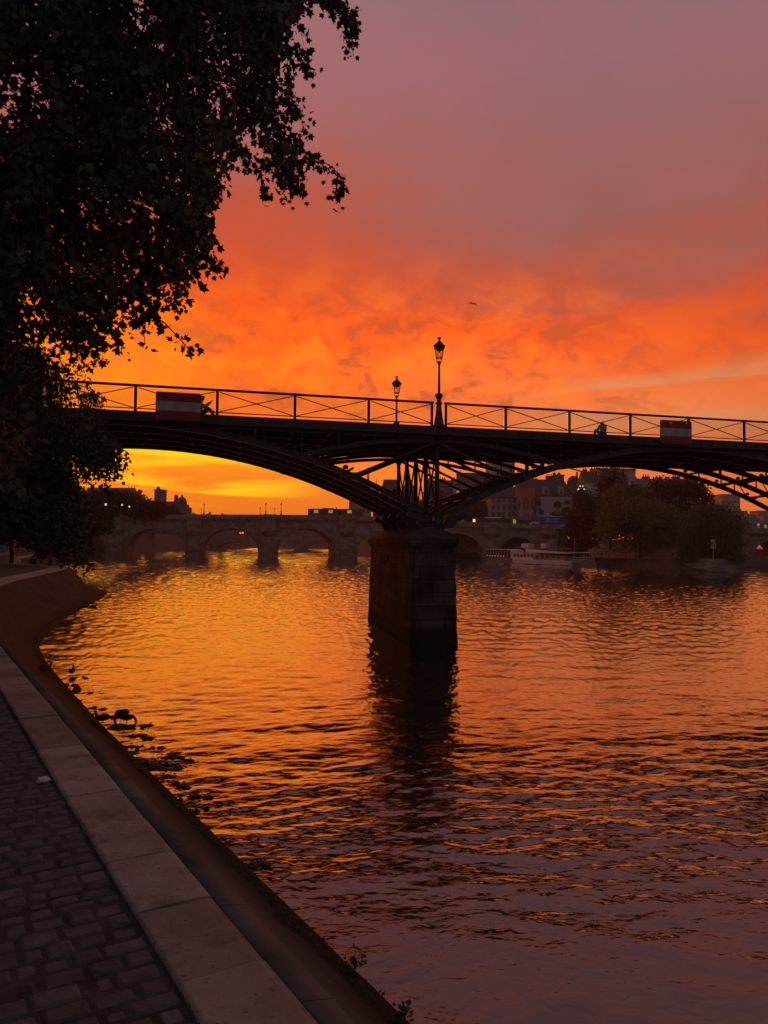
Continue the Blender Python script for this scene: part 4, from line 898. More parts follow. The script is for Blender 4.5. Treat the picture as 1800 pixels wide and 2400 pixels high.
# generic free-standing tree
def tree(name, label, px, w_, ytop, D, baseZ, leaf, group=None, n=5200, ls=.42, droop=0, seed=1, cat='tree', tmpl=LEAF6, lean=0, cbot=.22):
    g = np.random.default_rng(seed); rr = random.Random(seed)
    c = P(px, 1200, D); R = w_ / 2 * D / F; zt = P(px, ytop, D).z; base = Vector((c.x, D, baseZ)); H = zt - baseZ
    t = thing(name, label, cat, tuple(base), group)
    MB().path(limb(base, base + Z3 * H * .72, .03, 6, seed), [H * .022 * (1 - .12 * k) + .03 for k in range(7)], 8).build('trunk', M['bark'], t)
    # crown: clumps spread through an uneven ellipsoid
    nc = 46; cz = baseZ + H * (cbot + (1 - cbot) / 2); hz_ = H * (1 - cbot) / 2; cl = []
    for k in range(nc):
        d = g.normal(0, 1, 3); d /= np.linalg.norm(d); r = g.uniform(.45, .92) ** .6; cl.append((base.x + d[0] * R * r, base.y + d[1] * R * r * .9, cz + d[2] * hz_ * r))
    mbl = MB()
    for k in range(0, nc, 4): mbl.path(limb(base + Z3 * H * rr.uniform(.25, .6), cl[k], .06, 4, seed + k), [H * .008, H * .006, H * .005, H * .003, H * .002], 5)
    mbl.build('limbs', M['bark'], t)
    cl = np.array(cl); ci = g.integers(0, nc, n); rad = R * g.uniform(.2, .38, nc)
    d = g.normal(0, 1, (n, 3)); d /= np.linalg.norm(d, axis=1)[:, None]; q = cl[ci] + d * (rad[ci] * g.uniform(.2, 1.08, n) ** .5)[:, None] * np.array([1, 1, .8])
    if droop:
        m_ = g.random(n) < .75; q[m_, 2] -= g.random(m_.sum()) ** 1.2 * (q[m_, 2] - baseZ) * droop
    leaves(q, ls, tmpl, 'crown', leaf, t, .9 if droop else .2, .35, g)
    return t
TL = 'trees lining the right bank quay'
p = PZ(28, 1312, QZ)
tree('plane_tree', 'dark tree behind the people on the quay, its trunk at the left edge', 30, 330, 1130, 80, QZ, M['leaf_dark'], TL, 9000, .34, 0, 21, cbot=.3)
tree('plane_tree', 'dark tree on the quay leaning out over the water above the quay point', 120, 130, 1165, 74, QZ, M['leaf_dark'], TL, 6500, .28, 0, 22, cbot=.1)
for k, (px, w_, yt, D, s_) in enumerate(((200, 140, 1148, 130, 31), (262, 110, 1152, 165, 32), (318, 90, 1160, 195, 33), (356, 80, 1172, 215, 34), (395, 70, 1188, 250, 35))):
    tree('plane_tree', ['tall dark tree just beyond the foreground foliage on the left bank', 'second dark tree of the sloping row above the stone bridge', 'third tree of the sloping row below the twin chimneys', 'fourth tree of the sloping row just left of the square tower', 'lowest tree of the sloping row, below the square tower'][k],
         px, w_, yt, D, 9.0 if D > 140 else QZ, M['leaf_dark'], TL, 3800, .5, 0, s_)
for k, (px, w_, yt, s_, lb) in enumerate(((458, 26, 1199, 41, 'small bushy tree on the horizon just right of the domed pavilion'), (486, 34, 1202, 42, 'wider low tree on the horizon between the pavilion and the bridge lamps'), (521, 18, 1203, 43, 'tiny tree on the horizon left of the four bridge lamps'))):
    tree('distant_tree', lb, px, w_, yt, 420, 9, M['leaf_dark'], 'small trees on the horizon', 500, 1.0, 0, s_, cbot=.1)
# ------------------------------------------------------------------ old stone bridge: two arms
XA = Vector((1, 0, 0)); YA = Vector((0, 1, 0))
def stone_bridge(name, label, D, depth, x0, x1, ztop, arches, mt, bast=True, ring=True, skew=0):
    """front face in plane Y=D; arches: (xc, half, springz, crownz) ; ztop(x)"""
    t = thing(name, label, 'bridge', ((x0 + x1) / 2, D, 0))
    def under(x):
        for (xc, h, zs, zc) in arches:
            if abs(x - xc) < h: return zs + (zc - zs) * math.sqrt(max(0, 1 - ((x - xc) / h) ** 2)) ** 1.0
        return -2.5
    xs = set(np.arange(x0, x1, 4.0)) | {x1}
    for (xc, h, zs, zc) in arches:
        for k in range(25): xs.add(xc + h * math.sin(math.pi * (k / 24 - .5)))
        xs.add(xc - h - .001); xs.add(xc + h + .001)
    xs = sorted(x for x in xs if x0 <= x <= x1)
    vs_, fs_ = [], []
    for x in xs:
        zl = under(x); zt = ztop(x) - 1.15; vs_ += [(x, D, zl), (x, D, zt), (x - skew * depth, D + depth, zl), (x - skew * depth, D + depth, zt)]
    for k in range(len(xs) - 1):
        a = 4 * k; fs_ += [(a, a + 4, a + 5, a + 1), (a + 2, a + 3, a + 7, a + 6), (a, a + 2, a + 6, a + 4), (a + 1, a + 5, a + 7, a + 3)]
    MB().add(vs_, fs_).build('bridge_body', mt, t)
    for yy, out in ((D, -1), (D + depth, 1)):
        vs_, fs_ = [], []
        xq = list(np.linspace(x0, x1, 30))
        for x_ in xq:
            z = ztop(x_); x = x_ - (skew * depth if out > 0 else 0); vs_ += [(x, yy + out * .35, z - 1.2), (x, yy + out * .35, z), (x, yy - out * .25, z), (x, yy - out * .25, z - 1.2)]
        for k in range(29): a = 4 * k; fs_ += [(a + q, a + (q + 1) % 4, a + 4 + (q + 1) % 4, a + 4 + q) for q in range(4)]
        MB().add(vs_, fs_).build('parapet', mt, t)
    vs_, fs_ = [], []
    for x in xq:
        z = ztop(x) - 1.2; vs_ += [(x, D - .75, z - .25), (x, D - .75, z + .02), (x, D, z + .02), (x, D, z - .25)]
    for k in range(29): a = 4 * k; fs_ += [(a + q, a + (q + 1) % 4, a + 4 + (q + 1) % 4, a + 4 + q) for q in range(4)]
    mb = MB().add(vs_, fs_)
    x = x0 + .5
    if bast:
        while x < x1: mb.box((x, D - .35, ztop(x) - 1.75), (.32, .6, .55)); x += 1.3
    mb.build('cornice', mt, t)
    if ring:
        for (xc, h, zs, zc) in arches:
            mb = MB(); n = 21
            for k in range(n):
                a0, a1 = math.pi * (k + .06) / n, math.pi * (k + .94) / n; o_ = 1.25 if k % 2 else 1.0
                q = [(xc + h * math.cos(a0), zs + (zc - zs) * math.sin(a0)), (xc + (h + o_) * math.cos(a0), zs + (zc - zs + o_) * math.sin(a0)), (xc + (h + o_) * math.cos(a1), zs + (zc - zs + o_) * math.sin(a1)), (xc + h * math.cos(a1), zs + (zc - zs) * math.sin(a1))]
                mb.prism([(x, D - .12, z) for x, z in q], (0, .14, 0))
            mb.build('arch_ring', mt, t)
    return t
def bastions(t, D, xs, zt, mt, hw=2.45, zc=6.6):
    for x in xs:
        mb = MB().lathe((x, D, 0), [(hw * .25, zc - .8), (hw * .8, zc + .6), (hw, zc + 1.4), (hw, zt(x) - 1.5), (hw + .35, zt(x) - 1.3), (hw + .35, zt(x) - 1.1), (hw, zt(x) - 1.1), (hw, zt(x) + .05), (hw - .35, zt(x) + .05), (hw - .35, zt(x) - 1.1), (0, zt(x) - 1.1)], 12, math.pi, 2 * math.pi)
        mb.build('refuge', mt, t)
        h = hw * .95; poly = [(x - h, D + .3, -2), (x - h, D - .8, -2), (x - .25, D - 3.6, -2), (x + .25, D - 3.6, -2), (x + h, D - .8, -2), (x + h, D + .3, -2)]
        mb = MB().prism(poly, (0, 0, 2 + zc - 2.2)); z = zc - 2.2
        mb.add([(p[0], p[1], z) for p in poly] + [(x - h, D + .3, zc), (x + h, D + .3, zc), (x, D - .9, zc)], [(0, 1, 6), (1, 2, 8, 6), (2, 3, 8), (3, 4, 7, 8), (4, 5, 7), (6, 8, 7)])
        mb.box((x, D - 1.2, -.2), (2 * h + 1.2, 4.6, 1.3)); mb.build('cutwater', mt, t)
M['pn'] = blockmat('weathered_bridge_stone', (.34, .265, .20, 1), (1, .9, 0), 1.4, .55, .18, .03, .45)
DN = 238; SX = DN / F
def xpx(px, D=DN): return P(px, 1290, D).x
def ztn(x):
    px = x / SX + 900; k = [(100, 12.2), (300, 12.75), (560, 13.15), (800, 13.2), (1000, 12.3), (1094, 11.5), (1330, 10.7), (1500, 10.5)]
    return float(np.interp(px, [a for a, _ in k], [b for _, b in k]))
arN = [(xpx((a + b) / 2), (b - a) / 2 * SX, 1.6, zc) for a, b, zc in ((118, 246, 8.0), (296, 434, 8.7), (476, 608, 8.8), (652, 786, 8.9), (838, 966, 8.6), (1008, 1131, 7.9), (1172, 1256, 6.9))]
pn = stone_bridge('stone_bridge', 'long pale many-arched stone bridge carrying a bus, behind the iron footbridge', DN, 18, xpx(-40), xpx(1330), ztn, arN, M['pn'], skew=.19)
bastions(pn, DN, [xpx(a) for a in (82, 271, 455, 630, 812, 987, 1151, 1284)], ztn, M['pn'])
DS = 190
def zts(x): return 9.3 + max(0, (x - 95)) * .006
arS = [(P(px, 1290, DS).x, h, 1.2, 6.5) for px, h in ((1640, 7.2), (1822, 6.4), (1990, 6.6), (2150, 6.6))]
ps = stone_bridge('stone_bridge', 'shorter arm of the stone bridge at the right edge, beyond the willow', DS, 18, P(1540, 1290, DS).x, P(2300, 1290, DS).x, zts, arS, M['pn'])
bastions(ps, DS, [P(a, 1290, DS).x for a in (1735, 1908, 2070)], zts, M['pn'], 2.2, 5.0)
# farther bridge seen through the arches
D2 = 470; S2 = D2 / F
ar2 = [(P(a, 1290, D2).x, 24, 1.0, 5.2) for a in (398, 598, 806, 1010)]
pc = stone_bridge('arched_bridge', 'far low arched bridge glimpsed through the arches of the stone bridge', D2, 20, P(250, 1290, D2).x, P(1200, 1290, D2).x, lambda x: 13.6, ar2, M['stonefar'], False, False)
# quays between the bridges
qf = MB().prism([(-95, 262, -1), (-120, 470, -1), (-150, 690, -1), (-200, 690, -1), (-150, 470, -1), (-130, 262, -1)], (0, 0, 9.2)).build('embankment', M['upperwall']); tag(qf, 'grey embankment wall running away under the left arch of the stone bridge', 'wall')
qf = MB().prism([(6, 262, -1), (-26, 400, -1), (-32, 466, -1), (60, 466, -1), (60, 262, -1)], (0, 0, 7.0)).build('embankment', M['upperwall']); tag(qf, 'pale island embankment seen through the arch nearest the bus', 'wall')
qf = MB().box((60, 697, 4), (470, 6, 10.4)).build('embankment', M['upperwall']); tag(qf, 'farthest dark embankment closing the river beyond both stone bridges', 'wall')
# ---- lamps on the stone bridge
def small_lamp(label, px, D, zb, h, fancy=False, group='lamps along the stone bridge parapet'):
    c = P(px, 1200, D); c.z = zb; t = thing('bridge_lamp', label, 'lamp', tuple(c), group); k = h / 4.2
    MB().lathe(c, [(0, 0), (.42 * k, 0), (.42 * k, .15 * k), (.22 * k, .3 * k), (.2 * k, 1.0 * k), (.3 * k, 1.1 * k), (.1 * k, 1.3 * k), (.075 * k, 3.1 * k), (.16 * k, 3.2 * k), (0, 3.25 * k)], 8).build('pole', M['iron_lamp'], t)
    MB().lathe(c, [(0, 3.2 * k), (.15 * k, 3.22 * k), (.26 * k, 3.75 * k), (.3 * k, 3.8 * k), (.1 * k, 4.05 * k), (.04 * k, 4.2 * k), (0, 4.2 * k)], 8).build('lantern', M['iron_lamp'], t)
    return t
for px, h, lb, dy in ((610, 2.9, 'shorter lamp at the left of the four on the stone bridge', 14), (623, 3.7, 'taller lamp second from the left of the four on the stone bridge', -1), (644, 2.9, 'shorter lamp third from the left of the four on the stone bridge', 14), (659, 3.7, 'taller lamp at the right of the four on the stone bridge', -1),
                  (472, 2.6, 'smaller lamp of the pair rising beside the low trees left of the bridge centre', 14), (478, 3.5, 'taller lamp of the pair rising beside the low trees left of the bridge centre', -1), (788, 3.2, 'lone thin lamp rising behind the articulated bus roof', 14)):
    small_lamp(lb, px, DN + dy, ztn(xpx(px)), h)
for px, h, lb in ((1728, 3.4, 'lamp just right of the willow on the right bridge arm'), (1753, 3.6, 'lamp near the right picture edge on the right bridge arm')):
    small_lamp(lb, px, DS - .5, 9.35, h, group='lamps on the right bridge arm')
# ------------------------------------------------------------------ vehicles on the stone bridge
def wheel(c, r, parent, ax=XA, w_=.28):
    o = MB().tube(Vector(c) - YA * w_ / 2, Vector(c) + YA * w_ / 2, r, n=16).build('wheel', M['rubber'], parent)
    MB().tube(Vector(c) - YA * (w_ / 2 + .02), Vector(c) - YA * (w_ / 2 - .02), r * .55, n=12).build('rim', M['greypaint'], o)
def roadz(x): return ztn(x) - .75
def bus():
    x0, x1 = xpx(717), xpx(849); y = DN + 6; z = roadz((x0 + x1) / 2) + .0; c = Vector(((x0 + x1) / 2, y, z)); L_ = x1 - x0
    t = thing('articulated_bus', 'long dark articulated bus with lit windows crossing the stone bridge', 'bus', tuple(c))
    for name, a, b in (('front_section', x0, x0 + L_ * .56), ('rear_section', x0 + L_ * .60, x1)):
        o = MB().box(((a + b) / 2, y, z + 1.65), (b - a, 2.5, 2.6)).build(name, M['darkpaint'], t, bevel=.25)
        n = max(3, int((b - a) / 1.55)); st = (b - a - .5) / n
        for k in range(n):
            MB().box((a + .25 + st * (k + .5), y - 1.26, z + 2.05), (st - .16, .04, 1.0)).build('window', M['lit'] if k % 3 == 1 else M['pane'], t)
    MB().box((x0 + L_ * .58, y, z + 1.65), (L_ * .05, 2.3, 2.45)).build('bellows', M['rubber'], t)
    MB().box((x0 + L_ * .36, y, z + 3.05), (3.6, 1.7, .3)).build('roof_unit', M['greypaint'], t, bevel=.08)
    MB().box((x0 - .012, y, z + 1.9), (.04, 2.1, 1.5)).build('windscreen', M['pane'], t)
    for f in (.12, .45, .72, .9): wheel((x0 + L_ * f, y - 1.13, z + .5), .5, t)
bus()
def van(label, px0, px1, D, z, body, h=2.2, win=True, glow=False, name='van', rf=None):
    x0, x1 = P(px0, 1210, D).x, P(px1, 1210, D).x; L_ = x1 - x0; c = Vector(((x0 + x1) / 2, D, z)); t = thing(name, label, 'van' if name == 'van' else 'coach', tuple(c))
    nose = .9 if name == 'van' else .25
    pf = [(x0, .35), (x0, 1.0 if name == 'van' else 2.2), (x0 + nose, 1.25 if name == 'van' else h), (x0 + nose + .7, h), (x1 - .1, h), (x1, h - .2), (x1, .35)]
    MB().prism([(x, D - 1, z + q) for x, q in pf], (0, 2, 0)).build('body', body, t, bevel=.06)
    if name == 'coach':
        n = 7; st = (L_ - 1) / n
        for k in range(n): MB().box((x0 + .7 + st * (k + .5), D - 1.02, z + h * .66), (st - .12, .05, h * .34)).build('window', M['pane'], t)
        MB().box(((x0 + x1) / 2 + .3, D, z + h + .16), (L_ * .45, 1.5, .3)).build('roof_unit', M['whitepaint'], t, bevel=.1)
        MB().box(((x0 + x1) / 2, D, z + h + .01), (L_ * .9, 1.8, .06)).build('roof', M['whitepaint'], t)
    else:
        MB().box((x0 + nose + .75, D - 1.01, z + h * .7), (.8, .04, h * .28)).build('window', M['pane'], t)
    MB().box((x0 - .01, D - .7, z + .75), (.06, .3, .22)).build('headlight', M['headlight'] if glow else M['whitepaint'], t)
    for f in (.18, .82): wheel((x0 + L_ * f, D - .92, z + .36), .36, t, w_=.2)
    return t
van('white delivery van crossing the left part of the stone bridge', 353, 388, DN + 5, roadz(xpx(370)) , M['whitepaint'], 1.9)
c_ = van('dark white-roofed coach with a glowing headlight on the stone bridge', 1111, 1196, DN + 5, roadz(xpx(1150)) - .1, M['blackpaint'], 2.4, name='coach')
x_ = P(1111, 1210, DN + 5).x; MB().box((x_ - .1, DN + 3.98, roadz(xpx(1150)) + 1.5), (.7, .12, .9)).build('destination_light', M['headlight'], c_)
van('white van roof showing above the parapet between the coach and the blue vehicle', 1236, 1272, DN + 5, roadz(xpx(1250)) - .3, M['whitepaint'], 1.9)
# blue vehicle with printed side
x0, x1 = P(1272, 1210, DN - 1.5).x, P(1329, 1210, DN - 1.5).x; zb = 9.6; t = thing('advertising_trailer', 'bright blue trailer with round emblem and pale lettering under the portrait poster', 'trailer', ((x0 + x1) / 2, DN + 1, zb))
MB().box(((x0 + x1) / 2, DN + 2, zb + 2.1), (x1 - x0, 2.3, 3.4)).build('body', M['bluepaint'], t, bevel=.05)
MB().box(((x0 + x1) / 2, DN + 2, zb + 3.86), (x1 - x0 + .1, 2.4, .14)).build('roof', M['whitepaint'], t)
mb = MB().tube(((x0 * .72 + x1 * .28), DN + .84, zb + 2.6), ((x0 * .72 + x1 * .28), DN + .80, zb + 2.6), .85, n=20).build('emblem', M['lightblue'], t)
MB().box((x0 * .72 + x1 * .28, DN + .78, zb + 2.6), (1.1, .02, .22)).build('emblem_lettering', M['signwhite'], mb)
for k, wd in enumerate((2.6, 2.3)): MB().box((x0 * .38 + x1 * .62 - .3, DN + .83, zb + 3.0 - .62 * k), (wd, .04, .3)).build('lettering', M['lightblue'], t)
for dx in (-2, 2): wheel(((x0 + x1) / 2 + dx, DN + 1.1, zb + .4), .42, t)
# ------------------------------------------------------------------ buildings
def bldg(label, px0, px1, ytop, D, z0=8.5, roof='flat', rh=3, dep=14, wall='wallwarm', rmat='slate', wins=None, chim=(), name='building', lit=0, seed=0, cat='building', winsz=(1.1, 1.7)):
    x0, x1 = P(px0, 1200, D).x, P(px1, 1200, D).x; zt = P((px0 + px1) / 2, ytop, D).z; rr = random.Random(seed)
    c = Vector(((x0 + x1) / 2, D + dep / 2, z0)); t = thing(name, label, cat, tuple(c)); w_ = x1 - x0; ze = zt - (rh if roof != 'flat' else .5)
    wl = MB().box((c.x, c.y, (z0 + ze) / 2), (w_, dep, ze - z0)).build('wall', M[wall], t)
    mb = MB()
    if roof == 'flat': mb.box((c.x, c.y, ze + .25), (w_ + .4, dep + .4, .5))
    elif roof == 'gable':
        mb.prism([(x0 - .3, D - .3, ze), (x0 - .3, D + dep + .3, ze), (x0 - .3, c.y, zt)], (w_ + .6, 0, 0))
    elif roof == 'mansard':
        a = [(x0 - .3, D - .3), (x1 + .3, D - .3), (x1 + .3, D + dep + .3), (x0 - .3, D + dep + .3)]; i_ = min(w_ * .16, rh * .45)
        b = [(x0 + i_, D + i_), (x1 - i_, D + i_), (x1 - i_, D + dep - i_), (x0 + i_, D + dep - i_)]
        mb.add([(p[0], p[1], ze) for p in a] + [(p[0], p[1], zt) for p in b], [(0, 1, 5, 4), (1, 2, 6, 5), (2, 3, 7, 6), (3, 0, 4, 7), (4, 5, 6, 7), (3, 2, 1, 0)])
        mb.box((c.x, c.y, ze - .15), (w_ + .9, dep + .9, .28))
    elif roof == 'hip':
        i_ = min(w_ / 2 - .1, dep / 2 - .1); mb.add([(x0 - .3, D - .3, ze), (x1 + .3, D - .3, ze), (x1 + .3, D + dep + .3, ze), (x0 - .3, D + dep + .3, ze), (x0 + i_, c.y, zt), (x1 - i_, c.y, zt)], [(0, 1, 5, 4), (1, 2, 5), (2, 3, 4, 5), (3, 0, 4), (3, 2, 1, 0)])
    elif roof == 'cone':
        mb.add([(x0 - .3, D - .3, ze), (x1 + .3, D - .3, ze), (x1 + .3, D + dep + .3, ze), (x0 - .3, D + dep + .3, ze), (c.x, c.y, zt)], [(0, 1, 4), (1, 2, 4), (2, 3, 4), (3, 0, 4), (3, 2, 1, 0)])
    elif roof == 'dome':
        mb.box((c.x, c.y, ze + .15), (w_ + .6, dep + .6, .3)); mb.lathe((c.x, c.y, ze), [(w_ / 2, .2), (w_ * .48, rh * .4), (w_ * .36, rh * .75), (w_ * .12, rh * .95), (0, rh)], 14)
    ro = mb.build('roof', M[rmat], t)
    for (cp, cw_, ch) in chim:
        cx_ = P(cp, 1200, D).x; zc = ze if roof == 'flat' else ze + rh * .5
        mc = MB().box((cx_, c.y, (zc + zt + ch) / 2), (cw_, 1.2, zt + ch - zc))
        n_ = max(1, int(cw_ / .7))
        for q in range(n_): mc.tube((cx_ - cw_ / 2 + (q + .5) * cw_ / n_, c.y, zt + ch - .01), (cx_ - cw_ / 2 + (q + .5) * cw_ / n_, c.y, zt + ch + .7), .2, .15, 6)
        mc.build('chimney', M['brick'], ro)
    if wins:
        nx, nz, za, zb = wins
        for i in range(nx):
            for k in range(nz):
                wx = x0 + w_ * (i + .5) / nx; wz = za + (zb - za) * (k + .5) / nz
                f = MB().box((wx, D - .05, wz), (winsz[0] + .3, .12, winsz[1] + .3)).build('window', M['wallpale'], t)
                MB().box((wx, D - .125, wz), (winsz[0], .04, winsz[1])).build('pane', M['lit'] if rr.random() < lit else M['pane'], f)
                if ztop_sill: MB().box((wx, D - .2, wz - winsz[1] / 2 - .2), (winsz[0] + .5, .3, .12)).build('sill', M['wallpale'], f)
    return t
ztop_sill = False
B = bldg
# left skyline
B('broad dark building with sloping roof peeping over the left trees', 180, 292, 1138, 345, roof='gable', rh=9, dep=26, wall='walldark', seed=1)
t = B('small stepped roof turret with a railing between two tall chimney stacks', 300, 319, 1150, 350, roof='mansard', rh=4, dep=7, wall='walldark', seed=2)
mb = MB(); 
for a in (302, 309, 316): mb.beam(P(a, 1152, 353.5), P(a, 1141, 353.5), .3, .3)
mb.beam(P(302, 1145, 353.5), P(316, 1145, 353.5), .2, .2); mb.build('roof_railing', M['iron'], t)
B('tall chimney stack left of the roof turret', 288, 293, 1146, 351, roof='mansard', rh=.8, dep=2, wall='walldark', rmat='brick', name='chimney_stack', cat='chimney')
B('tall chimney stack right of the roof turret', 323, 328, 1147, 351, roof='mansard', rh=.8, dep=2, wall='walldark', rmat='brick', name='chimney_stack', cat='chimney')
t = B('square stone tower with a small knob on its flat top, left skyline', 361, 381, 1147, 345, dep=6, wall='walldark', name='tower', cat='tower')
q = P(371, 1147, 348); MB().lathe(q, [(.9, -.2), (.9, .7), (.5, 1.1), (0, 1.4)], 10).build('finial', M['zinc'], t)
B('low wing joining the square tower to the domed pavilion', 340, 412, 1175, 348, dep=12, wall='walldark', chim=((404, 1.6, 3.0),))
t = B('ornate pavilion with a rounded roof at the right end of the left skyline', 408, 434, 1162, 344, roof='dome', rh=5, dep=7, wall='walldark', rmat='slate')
mb = MB()
for a, y0, y1 in ((413, 1160, 1168), (427, 1160, 1166), (432, 1167, 1176), (436, 1176, 1188), (441, 1183, 1200)): mb.beam(P(a, y1 + 3, 344), P(a, y0, 344), .7, .7)
mb.box(P(438, 1203, 346), (3.0, 6, 5)); mb.build('stepped_gable', M['walldark'], t)
for px, py, lb in ((248, 1183, 'leftmost'), (268, 1188, 'second from left'), (286, 1184, 'third from left'), (303, 1188, 'rightmost')):
    c = P(px, py, 120 if px < 250 else 150); t = thing('quay_lamp', f'{lb} of four small lit lamps among the trees of the left bank', 'lamp', (c.x, c.y, 9.2), 'lit lamps in the left bank trees')
    MB().tube((c.x, c.y, 9.2), (c.x, c.y, c.z - .1), .06).build('pole', M['iron_lamp'], t)
    MB().lathe((c.x, c.y, c.z - .15), [(0, 0), (.13, .03), (.2, .3), (0, .42)], 8).build('lantern', M['lampglow'], t)
c = P(567, 1250, DN - .5); t = thing('signal_light', 'small glowing red signal light under the second arch of the stone bridge', 'light', tuple(c))
MB().box(c + Z3 * .1, (1.7, .3, .8)).build('housing', M['blackpaint'], t); MB().tube(c + Vector((-.4, -.2, .1)), c + Vector((-.4, -.3, .1)), .24, n=12).tube(c + Vector((.35, -.2, .16)), c + Vector((.35, -.3, .16)), .24, n=12).build('lens', M['redlight'], t)
# centre: island buildings behind the footbridge pier
B('grey block with flat roof edge behind the footbridge ribs, left of the spires', 818, 868, 1166, 300, dep=18, wall='wallwarm', wins=(5, 2, 12, 19))
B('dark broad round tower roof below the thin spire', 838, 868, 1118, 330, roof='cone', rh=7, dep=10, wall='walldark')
for px, yt, w_, lb in ((841, 1097, 3.5, 'slim pointed spire left of the other two behind the footbridge ribs'), (862, 1089, 1.6, 'thinnest and tallest needle spire behind the footbridge ribs'), (882, 1120, 2.8, 'short pointed spire right of the needle spire')):
    c = P(px, 1200, 320); zt = P(px, yt, 320).z; t = thing('spire', lb, 'spire', (c.x, 320, 9)); MB().box((c.x, 320, (9 + zt - 8) / 2), (w_, w_, zt - 17)).build('shaft', M['walldark'], t)
    MB().lathe((c.x, 320, zt - 8.2), [(w_ * .62, 0), (w_ * .3, 2.2), (.16, 5.8), (.05, 8.2)], 8).build('point', M['slate'], t)
B('building with a long level slate roof between the spires and the iron columns', 890, 944, 1123, 305, roof='mansard', rh=8, dep=16, wall='wallwarm', wins=(6, 2, 12, 19))
B('building with a tall pointed slate roof behind the iron columns', 935, 982, 1109, 300, roof='hip', rh=11, dep=12, wall='wallwarm', wins=(4, 2, 12, 19))
B('row building with ridge chimneys right of the iron columns', 1000, 1072, 1122, 290, roof='gable', rh=6, dep=14, chim=((1012, 2, .6), (1040, 2.4, .5), (1066, 1.6, .6)), wins=(5, 3, 11, 22), lit=.12, seed=5)
B('taller row building with glowing upper windows above the footbridge arch', 1068, 1150, 1107, 280, roof='mansard', rh=4.5, dep=14, chim=((1080, 2, .6), (1130, 2, .6)), wins=(8, 4, 10.5, 25), lit=.35, seed=6)
B('tallest corner block with a flat top behind the right span', 1152, 1204, 1080, 270, dep=16, wall='wallpale', rmat='zinc', wins=(5, 5, 11, 30), lit=.12, seed=7, chim=((1165, 2, .5),))
B('pale narrow house with rows of windows beside the orange poster', 1150, 1212, 1142, 255, roof='mansard', rh=3.2, dep=12, wins=(5, 4, 11, 20.5), lit=.08, seed=8, winsz=(.9, 1.7))
t = B('slate-roofed mansard building with two dormers above the big portrait poster', 1206, 1346, 1122, 258, roof='mansard', rh=6.5, dep=14, chim=((1300, 3, 1.5), (1262, 2, .6)), seed=9)
for px in (1279, 1314):
    c = P(px, 1151, 256.6); d = MB().box(c, (1.9, 2.0, 2.9)).build('dormer', M['wallwarm'], t); MB().box(c + Vector((0, -1.02, -.2)), (1.0, .06, 1.7)).build('window', M['pane'], d); MB().lathe(c + Z3 * 1.45, [(1.25, 0), (.9, .4), (0, .6)], 8).build('dormer_roof', M['slate'], d)
B('narrow stone house right of the portrait poster', 1344, 1374, 1140, 262, dep=12, wins=(3, 4, 11, 22), seed=10)
t = B('domed roof block on the skyline right of the portrait building', 1335, 1366, 1112, 300, roof='dome', rh=4, dep=9, wall='walldark', seed=11)
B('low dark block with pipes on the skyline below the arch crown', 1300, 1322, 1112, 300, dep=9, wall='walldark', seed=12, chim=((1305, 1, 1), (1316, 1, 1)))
B('pale gable wall rising behind the red-brown tree', 1372, 1400, 1103, 250, roof='gable', rh=4, dep=10, wall='wallpale', chim=((1380, 1.4, .8),))
B('tall pale house with chimney pots behind the red-brown tree', 1400, 1490, 1098, 252, dep=14, wall='wallpale', rmat='zinc', chim=((1404, 2, .5), (1470, 3, .6)), wins=(6, 3, 15, 27), seed=13)
B('long zinc-roofed terrace with chimney pots behind the dark tree', 1488, 1640, 1118, 262, roof='gable', rh=5, dep=14, wall='wallwarm', rmat='zinc', chim=((1500, 2, .5), (1530, 2.5, .7), (1560, 2, .5), (1602, 2.5, .8), (1630, 2, .4)), wins=(12, 2, 14, 22), seed=14)
B('narrow lit house gable at the right end of the terrace', 1636, 1656, 1130, 240, roof='gable', rh=2.5, dep=10, wall='wallpale', wins=(2, 4, 10, 21), lit=.3, seed=15)
B('plain grey tower block standing alone right of the willow top', 1692, 1735, 1158, 480, dep=14, wall='wallpale', rmat='zinc', wins=(5, 7, 12, 34), seed=16, winsz=(1.2, 1.1), name='tower_block')
k = 0
for px0, px1, yt, D, lb, rf in ((1655, 1700, 1206, 420, 'low roofs at the foot of the grey tower block', 'gable'), (1735, 1752, 1197, 520, 'small distant block right of the grey tower block', 'flat'), (1750, 1778, 1204, 500, 'distant house with broad roof near the right edge', 'gable'),
                            (1776, 1812, 1197, 540, 'distant pale flat block at the right edge', 'flat'), (1738, 1790, 1213, 360, 'terrace with lit attic windows at the right edge above the bridge', 'mansard'), (1788, 1850, 1208, 380, 'terrace running out of the picture at the right edge', 'mansard')):
    B(lb, px0, px1, yt, D, roof=rf, rh=4 if rf != 'flat' else 1, dep=12, wall='wallwarm', rmat='zinc', wins=(6, 2, 10, 16), lit=.3, seed=60 + k); k += 1
for px0, px1, yt, D, lb in ((-500, -150, 1000, 120, 'street building behind the quay wall, hidden by the foreground tree'), (-120, 120, 1090, 170, 'street building beyond the foreground trees on the left bank'), (1860, 2100, 1150, 260, 'river building beyond the right edge')):
    B(lb, px0, px1, yt, D, roof='mansard', rh=5, dep=16, wall='wallwarm', wins=(8, 4, 11, 24), seed=px1)
